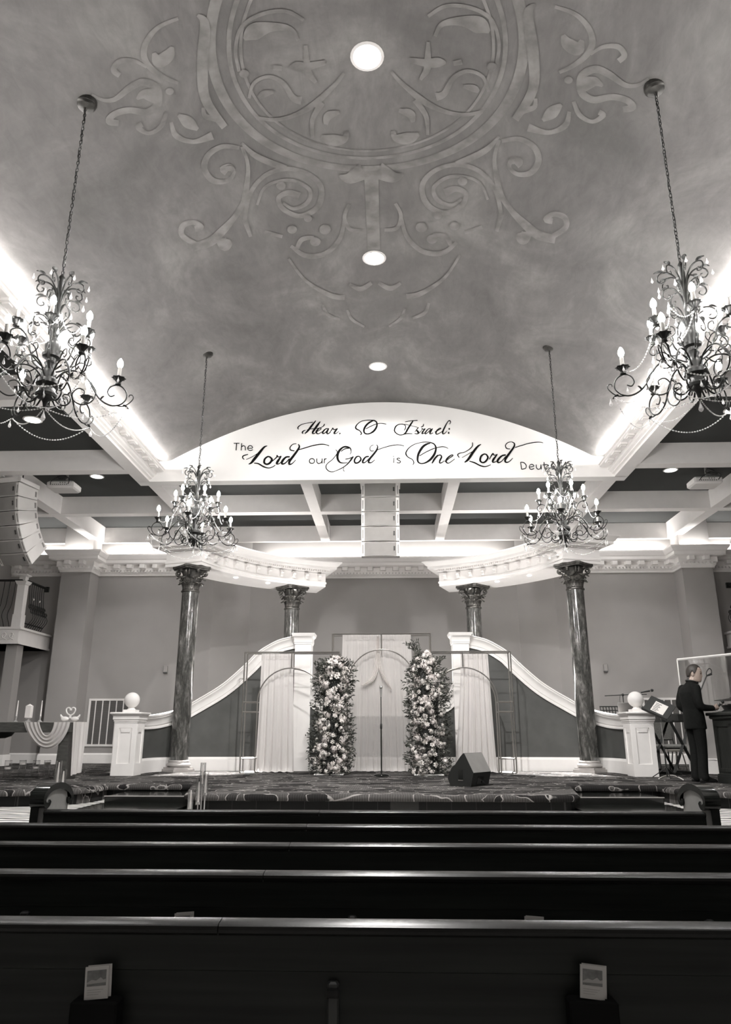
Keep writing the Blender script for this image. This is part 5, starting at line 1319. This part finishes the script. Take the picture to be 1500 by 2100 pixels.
# ------------------------------------------------------------------ right of the stage: shield, pulpit, band gear
t = thing('drum_shield', 'clear acrylic shield with white top rail behind the man', 'shield', (5.65, 14.4, S))
A = Vector((5.66, 14.4, 0)); B = Vector((6.45, 13.0, 0)); zt_ = atY(1378, 1353, 14.4).z
q = MB().tube([(A.x, A.y, zt_), (B.x, B.y, zt_)], .022, 4); q.build('top_rail', M['whiteb'], t, world=True)
MB().tube([(A.x, A.y, S), (A.x, A.y, zt_)], .014, 4).build('post', M['whiteb'], t, world=True)
dv = (B - A).normalized(); nv = Vector((dv.y, -dv.x, 0))
q = MB(); a, b = A + dv * .02, B; n = nv * .004
q.add([(*(p + k * n).xy, z) for k in (-1, 1) for p in (a, b) for z in (S + 1.0, zt_ - .02)], [(0, 1, 3, 2), (4, 6, 7, 5), (0, 4, 5, 1), (2, 3, 7, 6), (0, 2, 6, 4), (1, 5, 7, 3)])
q.build('acrylic_panel', M['plexi'], t, world=True)
t = thing('low_partition', 'low grey partition with white post and base behind the man', 'partition', (5.72, 14.45, S))
Mr = Matrix.Translation((5.66, 14.40, S)) @ Matrix.Rotation(math.atan2(dv.y, dv.x) + R(38), 4, 'Z')
MB().box(0, .14, .02, .16, 0, .98, Mr).build('post', M['whiteb'], t, world=True)
MB().box(.14, .95, .06, .14, .2, .94, Mr).build('panel', M['wall'], t, world=True)
q = MB().box(.14, .95, .03, .15, 0, .26, Mr); q.box(.14, .95, .02, .15, .24, .27, Mr); q.build('baseboard', M['whiteb'], t, world=True)

t = thing('pulpit', 'dark panelled pulpit at the right edge in front of the man', 'pulpit', (5.15, 11.95, S), R(-80))
def ppanel(q, x0, x1, z0, z1, y): q.box(x0, x1, y - .012, y, z0, z0 + .05); q.box(x0, x1, y - .012, y, z1 - .05, z1); q.box(x0, x0 + .05, y - .012, y, z0, z1); q.box(x1 - .05, x1, y - .012, y, z0, z1)
q = MB().box(0, .88, 0, .62, .10, .92); q.build('body', M['darkwood'], t)
q = MB(); ppanel(q, .03, .45, .16, .86, 0); ppanel(q, .45, .86, .16, .86, 0); q.build('panel_frame', M['darkwood'], t)
q = MB().box(-.02, .90, -.02, .64, 0, .10); q.box(-.01, .89, -.012, .63, .10, .125); q.build('plinth', M['black'], t)
q = MB().bbox((.44, .31, .995), (1.0, .76, .05), .01); q.bbox((.44, .31, .95), (.94, .70, .06), .015); q.build('top', M['darkwood'], t)
cp_ = thing('folded_cloth', 'crumpled dark cloth lying on the pulpit top', 'cloth', (5.24, 11.72, S + 1.022), R(-80))
rr = random.Random(3)
MB().grid(lambda u, v: (.42 * u - .2, .16 * v, .003 + .035 * (math.sin(PI * u) ** .5) * math.sin(PI * v) * (.6 + .4 * math.sin(u * 23 + 3 * v))), 40, 12).build('fabric', M['suit'], cp_, smooth=60, fix=False)

def cyl_between(q, a, b, r, seg=10): q.tube([a, b], r, seg)
# drum and cymbal glimpsed at the right edge
p = atY(1497, 1452, 12.45)
t = thing('snare_drum', 'black tilted drum at the right edge above the pulpit', 'drum', (p.x + .10, 12.45, S)); zz = p.z - S
MB().lathe([(.14, zz - .09), (.22, zz + .05), (.215, zz + .055), (1e-5, zz + .055)], 24).build('shell', M['black'], t, smooth=40)
MB().lathe([(.222, zz + .04), (.228, zz + .045), (.228, zz + .06), (.22, zz + .062)], 24).build('rim', M['chrome'], t, smooth=40)
q = MB().tube([(0, 0, .02), (0, 0, zz - .08)], .014, 8)
for k in range(3): q.tube([(0, 0, .3), (.24 * math.cos(k * 2.1), .24 * math.sin(k * 2.1), .012)], .01, 6)
q.build('stand', M['chrome'], t)
p = atY(1502, 1436, 12.75)
t = thing('cymbal', 'dark thin cymbal at the right edge above the drum', 'cymbal', (p.x + .0, 12.75, S)); zz = p.z - S
MB().lathe([(.27, zz), (.16, zz + .018), (.05, zz + .03), (.03, zz + .05), (1e-5, zz + .052), (1e-5, zz + .046), (.05, zz + .022), (.16, zz + .01), (.27, zz - .003)], 32).build('disc', M['bronze'], t, smooth=40)
q = MB().tube([(0, 0, .3), (0, 0, zz + .06)], .011, 8)
for k in range(3): q.tube([(0, 0, .35), (.25 * math.cos(k * 2.1 + 1), .25 * math.sin(k * 2.1 + 1), .012)], .01, 6)
q.build('stand', M['chrome'], t)
# overhead microphone behind the man
t = thing('boom_microphone_stand', 'black overhead microphone stand rising behind the man', 'stand', (5.28, 12.75, S))
pa, pb, pc, pd = atY(1436, 1420, 12.75), atY(1450, 1386, 12.75), atY(1455, 1371, 12.75), atY(1460, 1382, 12.75)
q = MB(); q.tube([(pa.x - .12, 12.75, S + .02), (pa.x - .05, 12.75, pa.z - .3), tuple(pa)], .012, 8); q.tube([tuple(pa), tuple(pb)], .010, 8); q.build('pole', M['black'], t, world=True)
MB().tube(smoothpath([tuple(pb), tuple(pb + Vector((.005, 0, .06))), tuple(pc), tuple(pc + Vector((.035, 0, -.03))), tuple(pd)], 6), .008, 8).build('cable', M['cable'], t, world=True)
MB().tube([tuple(pb), tuple((pb + pd) / 2 + Vector((.0, 0, .0))), tuple(pd)], [.012, .016, .02], 10).build('microphone_head', M['black'], t, world=True)
q = MB()
for k in range(3): q.tube([(pa.x - .12, 12.75, S + .12), (pa.x - .12 + .2 * math.cos(k * 2.1 + .6), 12.75 + .2 * math.sin(k * 2.1 + .6), S + .012)], .009, 6)
q.build('tripod_leg', M['black'], t, world=True)

# keyboard on an X stand, music rest, laptop
k0, k1 = Vector((5.50, 13.95, 0)), Vector((4.66, 15.75, 0)); kd = (k1 - k0).normalized(); ka = math.atan2(kd.y, kd.x); KZ = 1.74
t = thing('keyboard', 'black electronic keyboard on an X stand behind the right newel post', 'keyboard', (k0.x, k0.y, S), ka)
LK = (k1 - k0).length
MB().bbox((LK / 2, 0, KZ - S), (LK, .36, .13), .012).build('body', M['black'], t)
MB().box(.08, LK - .08, .02, .16, KZ - S + .05, KZ - S + .062).build('white_keys', M['paper'], t)
q = MB()
for i in range(30): q.box(.11 + i * (LK - .24) / 30, .122 + i * (LK - .24) / 30, -.0 + .02, .10, KZ - S + .062, KZ - S + .07)
q.build('black_keys', M['black'], t)
q = MB()
Mr = Matrix.Translation((LK * .95, -.06, KZ - S + .05)) @ Matrix.Rotation(-ka, 4, 'Z') @ Matrix.Rotation(R(-18), 4, 'X')
q.box(-.27, .27, -.006, .006, 0, .02, Mr); q.box(-.27, .27, -.006, .006, .20, .22, Mr)
for i in range(10): q.box(-.27 + i * .06 - .008, -.27 + i * .06 + .008, -.006, .006, .0, .22, Mr)
for z in (.065, .13): q.box(-.27, .27, -.006, .006, z - .008, z + .008, Mr)
q.build('music_rest', M['black'], t)
q = MB(); bx = .12
for sg in (-1, 1):
    q.tube([(bx, -sg * .24, KZ - S - .06), (bx, sg * .28, .03)], .034, 4); q.tube([(bx + .55, -sg * .24, KZ - S - .06), (bx + .55, sg * .28, .03)], .03, 4)
    q.box(bx - .14, bx + .72, sg * .26 - .02, sg * .26 + .02, 0.002, .045); q.box(bx - .05, bx + .6, -sg * .22 - .025, -sg * .22 + .025, KZ - S - .075, KZ - S - .05)
q.build('x_stand', M['black'], t)
lp = atY(1287, 1458, 14.9)
t = thing('laptop', 'grey laptop lid standing open behind the ball finial of the right post', 'laptop', (lp.x, 14.85, KZ + .072), R(-20))
MB().bbox((0, 0, .008), (.34, .24, .016), .004).build('base', M['slat'], t)
MB().bbox((0, 0, .11), (.34, .01, .23), .004, Matrix.Translation((0, -.11, .01)) @ Matrix.Rotation(R(22), 4, 'X')).build('lid', M['slat'], t)
# vocal microphone on a boom
t = thing('boom_microphone_stand', 'boom stand reaching across above the right balustrade', 'stand', (4.98, 16.15, S))
a, b, c = atY(1241, 1427, 16.15), atY(1278, 1425, 16.15), atY(1327, 1424, 16.15)
MB().tube([tuple(a), tuple(b), tuple(c)], .009, 8).build('boom', M['black'], t, world=True)
q = MB().tube([(b.x, 16.15, S + .03), (b.x, 16.15, b.z)], .011, 8); q.build('pole', M['black'], t, world=True); MB().ball(tuple(b), .03, 10, 8).build('joint', M['black'], t, world=True, smooth=50)
MB().lathe([(.13, 0), (.13, .012), (.03, .03)], 20, c=(b.x, 16.15, S)).build('base', M['black'], t, world=True)
MB().tube(smoothpath([tuple(b + Vector((-.06, -.01, 0))), tuple(b + Vector((-.08, -.02, -.15))), tuple(b + Vector((-.05, -.02, -.4))), tuple(b + Vector((-.02, -.02, -.7)))], 6), .005, 6).build('cable', M['cable'], t, world=True)
t = thing('microphone', 'black vocal microphone at the end of the boom above the right balustrade', 'microphone', tuple(c))
d_ = atY(1341, 1415, 16.15); e_ = atY(1315, 1420, 16.15)
MB().tube([tuple(e_), tuple(e_.lerp(d_, .7))], [.014, .021], 10).build('handle', M['black'], t, world=True, smooth=40); MB().ball(tuple(e_.lerp(d_, .88)), .032, 12, 8).build('mesh_head', M['black'], t, world=True, smooth=60)
# music stand with a sheet
t = thing('music_stand', 'black music stand holding a printed sheet beside the right newel post', 'stand', (4.95, 13.04, S))
pm = atY(1352, 1452, 13.02)
Mr = Matrix.Translation((pm.x, 13.02, pm.z)) @ Matrix.Rotation(R(-38), 4, 'Z') @ Matrix.Rotation(R(26), 4, 'Y') @ Matrix.Rotation(R(-40), 4, 'X')
q = MB().bbox((0, 0, 0), (.44, .012, .34), .004, Mr); q.box(-.22, .22, -.06, .0, -.175, -.16, Mr); q.box(-.22, .22, -.062, -.055, -.175, -.14, Mr); q.build('desk', M['black'], t, world=True)
q = MB().tube([(pm.x + .02, 13.04, S + .02), (pm.x + .02, 13.04, S + .5)], .012, 8); q.build('lower_tube', M['black'], t, world=True)
MB().tube([(pm.x + .02, 13.04, S + .5), (pm.x + .01, 13.03, pm.z - .05)], .008, 8).build('upper_tube', M['grey'], t, world=True)
q = MB()
for k in range(3): q.tube([(pm.x + .02, 13.04, S + .16), (pm.x + .02 + .24 * math.cos(k * 2.09 + .4), 13.04 + .24 * math.sin(k * 2.09 + .4), S + .008)], .008, 6)
q.build('tripod_leg', M['black'], t, world=True)
t = thing('sheet_music', 'white printed sheet on the black music stand', 'paper', (pm.x, 13.0, pm.z))
MB().box(-.10, .12, -.010, -.007, -.14, .10, Mr).build('page', M['paper'], t, world=True)
q = MB()
for k in range(7): q.box(-.085 + .004 * (k % 3), .02 - .02 * (k % 2), -.0125, -.0098, -.12 + k * .03, -.108 + k * .03, Mr)
q.build('print_line', M['print'], t, world=True)
# upholstered chair
t = thing('stacking_chair', 'grey striped upholstered chair behind the keyboard stand', 'chair', (5.95, 16.0, S), R(10))
MB().bbox((0, 0, .44), (.48, .48, .09), .03).build('seat', M['cushion'], t, smooth=40)
MB().bbox((0, .0, 0), (.46, .06, .44), .025, Matrix.Translation((-.05, .23, .78)) @ Matrix.Rotation(R(10), 4, 'X')).build('backrest', M['cushion'], t, smooth=40)
for sx in (-1, 1):
    for sy in (-1, 1): MB().tube([(sx * .21, sy * .20, .40), (sx * .22, sy * .23, .0)], .013, 8).build('leg', M['black'], t)
    MB().tube([(sx * .22 - .03, .22, .42), (sx * .22 - .05, .25, .62)], .012, 8).build('back_support', M['black'], t)
t = thing('guitar_amplifier', 'small black amplifier on the floor behind the right newel post', 'amplifier', (5.35, 15.75, S), R(5))
MB().bbox((0, 0, .22), (.42, .28, .44), .015).build('cabinet', M['black'], t); MB().box(-.19, .19, -.146, -.138, .03, .32).build('grille_cloth', M['print'], t); MB().box(-.19, .19, -.146, -.138, .34, .42).build('control_panel', M['grey'], t)
t = thing('stool', 'low stool with pale seat edge behind the keyboard stand', 'stool', (5.78, 15.3, S)); MB().lathe([(1e-5, .36), (.17, .36), (.18, .375), (.18, .40), (1e-5, .405)], 24).build('seat', M['paper'], t, smooth=40)
for k in range(3): MB().tube([(.10 * math.cos(k * 2.1), .10 * math.sin(k * 2.1), .36), (.17 * math.cos(k * 2.1), .17 * math.sin(k * 2.1), 0)], .012, 6).build('leg', M['chrome'], t)
pts = [atZ(x, y, S + .008) for x, y in ((1352, 1597), (1366, 1591), (1380, 1590), (1392, 1594), (1402, 1599))]
tag(MB().tube(smoothpath([tuple(p) for p in pts], 8), .010, 6).build('floor_cable', M['paper'], None, smooth=60), 'pale cable curling over the carpet left of the man', 'cable')

# ------------------------------------------------------------------ the man
mp_ = atZ(1440, 1604, S)
man = thing('person', 'man in a black suit standing at the pulpit, seen from his right, holding a microphone', 'person', (mp_.x, mp_.y, S), R(12))
def ringloft(q, rows, seg=20):
    vs = []; n = len(rows)
    for (z, cx, cy, rx, ry) in rows:
        for k in range(seg):
            a = 2 * PI * k / seg; vs.append((cx + rx * math.cos(a), cy + ry * math.sin(a), z))
    fs = [(i * seg + k, i * seg + (k + 1) % seg, i * seg + seg + (k + 1) % seg, i * seg + seg + k) for i in range(n - 1) for k in range(seg)]
    fs += [tuple(range(seg - 1, -1, -1)), tuple(range((n - 1) * seg, n * seg))]
    q.add(vs, fs)
def limb(q, pts, rs): q.tube(smoothpath([tuple(p) for p in pts], 5), [r[0] for r in smoothpath([(r,) for r in rs], 5)], 12); [q.ball(p, r, 10, 8) for p, r in zip(pts, rs)]
HC = Vector((.105, 0, 1.62))
Hm = Matrix.Translation(HC) @ Matrix.Rotation(R(-42), 4, 'Z') @ Matrix.Rotation(R(6), 4, 'Y') @ Matrix.Diagonal((1.1, 1.1, 1.1, 1))
def remesh(o, vox, sm=4):
    m1 = o.modifiers.new('remesh', 'REMESH'); m1.mode = 'VOXEL'; m1.voxel_size = vox; m1.use_smooth_shade = True
    m2 = o.modifiers.new('smooth', 'SMOOTH'); m2.factor = .5; m2.iterations = sm
EL_R, WR_R = Vector((-.02, -.235, 1.12)), Vector((.235, -.18, 1.085))
EL_L, WR_L = Vector((-.09, .19, 1.13)), Vector((.10, .17, 1.03))
SH_R, SH_L = Vector((-.01, -.165, 1.385)), Vector((-.02, .165, 1.385))
q = MB(); hq = MB()
ringloft(hq, [(-.118, .052, 0, .022, .026), (-.108, .048, 0, .042, .042), (-.085, .036, 0, .062, .056), (-.05, .018, 0, .082, .067), (-.015, .006, 0, .093, .073), (.03, 0, 0, .099, .077), (.07, -.004, 0, .096, .074), (.098, -.008, 0, .076, .060), (.115, -.01, 0, .045, .038), (.122, -.01, 0, .01, .01)], 24)
hq.ball((.095, 0, -.012), .014, 10, 8, sc=(1.0, .8, 1.7)); hq.ball((.100, 0, -.03), .013, 10, 8, sc=(1.1, 1.2, .8)); hq.ball((.088, 0, .020), .03, 10, 8, sc=(.5, 1.9, .4))
hq.ball((.088, 0, -.066), .018, 10, 8, sc=(.6, 1.5, .45)); hq.ball((.075, 0, -.105), .02, 10, 8, sc=(.7, 1.2, .8))
for s in (-1, 1): hq.ball((-.008, s * .076, -.012), .03, 10, 8, sc=(.65, .3, 1.1)); hq.ball((.052, s * .044, -.045), .026, 10, 8, sc=(.8, .7, 1.1))
q.add(hq.v, hq.f, Hm)
limb(q, [Vector((.0, 0, 1.38)), Vector((.045, 0, 1.48)), HC + Vector((-.015, 0, -.06))], [.07, .058, .062])
ringloft(q, [(.90, 0, 0, .10, .14), (1.1, 0, 0, .105, .14), (1.3, -.01, 0, .105, .155), (1.41, 0, 0, .08, .14)])
for s in (-1, 1): limb(q, [Vector((0, s * .09, .92)), Vector((.01, s * .10, .49)), Vector((-.02, s * .10, .09))], [.085, .055, .042])
limb(q, [SH_R, EL_R, WR_R], [.05, .04, .028]); limb(q, [SH_L, EL_L, WR_L], [.05, .04, .028])
def hand(q, wr, dirv, up, side, curl):
    d = dirv.normalized(); s_ = side.normalized(); n = d.cross(s_)
    palm = wr + d * .055
    q.tube([wr, wr + d * .03, wr + d * .09], [.026, .034, .034], 10)
    for k, (off, L) in enumerate(((-.028, .070), (-.009, .080), (.010, .075), (.028, .060))):
        b = wr + d * .09 + s_ * off
        p1 = b + (d * math.cos(curl) + n * math.sin(curl)) * L * .45; p2 = p1 + (d * math.cos(curl * 2) + n * math.sin(curl * 2)) * L * .32; p3 = p2 + (d * math.cos(curl * 2.8) + n * math.sin(curl * 2.8)) * L * .25
        q.tube([wr + d * .05 + s_ * off * .8, b, p1, p2, p3], [.010, .0098, .0092, .0085, .0075], 8); q.ball(p3, .0075, 8, 6)
    b = wr + d * .035 - s_ * .028
    q.tube([b, b - s_ * .025 + d * .03 + n * .012, b - s_ * .022 + d * .058 + n * .028], [.012, .0105, .0085], 8); q.ball(b - s_ * .022 + d * .058 + n * .028, .0085, 8, 6)
hand(q, WR_R + Vector((.01, .006, 0)), Vector((.9, .30, .10)), None, Vector((.15, -.35, .95)) * -1, 1.05)
hand(q, WR_L, Vector((.9, -.1, -.35)), None, Vector((.2, .3, .9)) * -1, .6)
bo = q.build('body', M['skin'], man); remesh(bo, .0065, 2)
for s in (-1, 1):
    MB().ball(tuple(Hm @ Vector((.084, s * .032, .003))), .010, 8, 6).build('eye', M['black'], man, smooth=60)
    MB().tube([tuple(Hm @ Vector((.092, s * .016, .024))), tuple(Hm @ Vector((.092, s * .035, .030))), tuple(Hm @ Vector((.080, s * .052, .024)))], .005, 6).build('eyebrow', M['hair'], man)
HL = [(0, .66), (.12, .72), (.2, .80), (.27, .66), (.33, .40), (.39, .10), (.43, -.12), (.47, -.10), (.50, .10), (.57, .12), (.62, -.2), (.68, -.48), (1, -.58)]
def hairfn(u, v):
    az = -PI + 2 * PI * u; f_ = abs(az) / PI    # az 0 = front
    for (a, la), (b, lb) in zip(HL, HL[1:]):
        if a <= f_ <= b: lo = la + (lb - la) * (f_ - a) / (b - a); break
    el = lo + (PI / 2 - lo) * v
    c = math.cos(el); z = math.sin(el)
    x = .109 * c * math.cos(az) - .006; y = .0865 * c * math.sin(az); zz = .126 * z + .012
    k = 1 + .012 * math.sin(az * 23 + el * 9) + .03 * max(z, 0) * (math.cos(az) > 0) * v
    return tuple(Hm @ Vector((x * k, y * k, zz)))
h = MB().grid(hairfn, 64, 14, closeu=True); ho = h.build('hair', M['hair'], man, smooth=80, fix=False)
md = ho.modifiers.new('thickness', 'SOLIDIFY'); md.thickness = .012; md.offset = -1
q = MB()
ringloft(q, [(.77, .01, 0, .148, .190), (.80, .01, 0, .150, .190), (.95, .005, 0, .146, .182), (1.08, .0, 0, .134, .170), (1.22, -.018, 0, .138, .182), (1.32, -.028, 0, .134, .188), (1.39, -.02, 0, .112, .180), (1.435, -.004, 0, .090, .130), (1.468, .018, 0, .076, .088), (1.50, .035, 0, .072, .074)], 28)
limb(q, [SH_R, EL_R, WR_R - Vector((.02, 0, 0))], [.074, .060, .046]); limb(q, [SH_L, EL_L, WR_L - Vector((.02, 0, 0))], [.074, .058, .046])
jo = q.build('jacket', M['suit'], man); remesh(jo, .012, 5)
q = MB(); q.tube([(.06 + .073 * math.cos(a) - .03, .073 * math.sin(a), 1.495 - .018 * math.cos(a)) for a in [i * PI / 10 for i in range(20)]], .014, 8, closed=True); q.build('shirt_collar', M['black'], man, smooth=60)
q = MB().cbox((.118, 0, 1.475), (.02, .09, .035)); q.build('bow_tie', M['blackg'], man)
q = MB(); ringloft(q, [(.80, 0, 0, .12, .165), (.92, 0, 0, .125, .17), (1.0, 0, 0, .12, .16)])
for s in (-1, 1): limb(q, [Vector((0, s * .09, .90)), Vector((.015, s * .092, .50)), Vector((-.015, s * .095, .14)), Vector((-.01, s * .095, .07))], [.105, .078, .072, .078])
tr = q.build('trousers', M['suit'], man); remesh(tr, .012, 3)
for s in (-1, 1):
    q = MB(); ringloft(q, [(.004, .05, s * .105, .145, .048), (.02, .05, s * .105, .15, .050), (.045, .045, s * .105, .135, .045), (.075, .01, s * .105, .085, .042), (.11, -.03, s * .10, .05, .042)], 20); q.build('shoe', M['shoe'], man, smooth=50)
hp = WR_R + Vector((.085, .03, .012))
Mm = Matrix.LocRotScale(man.location, man.rotation_euler, None)
a = Mm @ (hp + Vector((-.05, -.0, -.045))); b = Mm @ (hp + Vector((.135, .0, .105)))
t = thing('handheld_microphone', 'black and silver microphone held in the right hand of the man', 'microphone', tuple(a))
MB().tube([tuple(a), tuple(a.lerp(b, .62))], [.012, .017], 12).build('handle', M['black'], t, world=True, smooth=40)
MB().tube([tuple(a.lerp(b, .62)), tuple(a.lerp(b, .72))], [.022, .024], 12).build('collar', M['chrome'], t, world=True, smooth=40)
MB().ball(tuple(a.lerp(b, .86)), .026, 12, 8).build('mesh_head', M['black'], t, world=True, smooth=60)
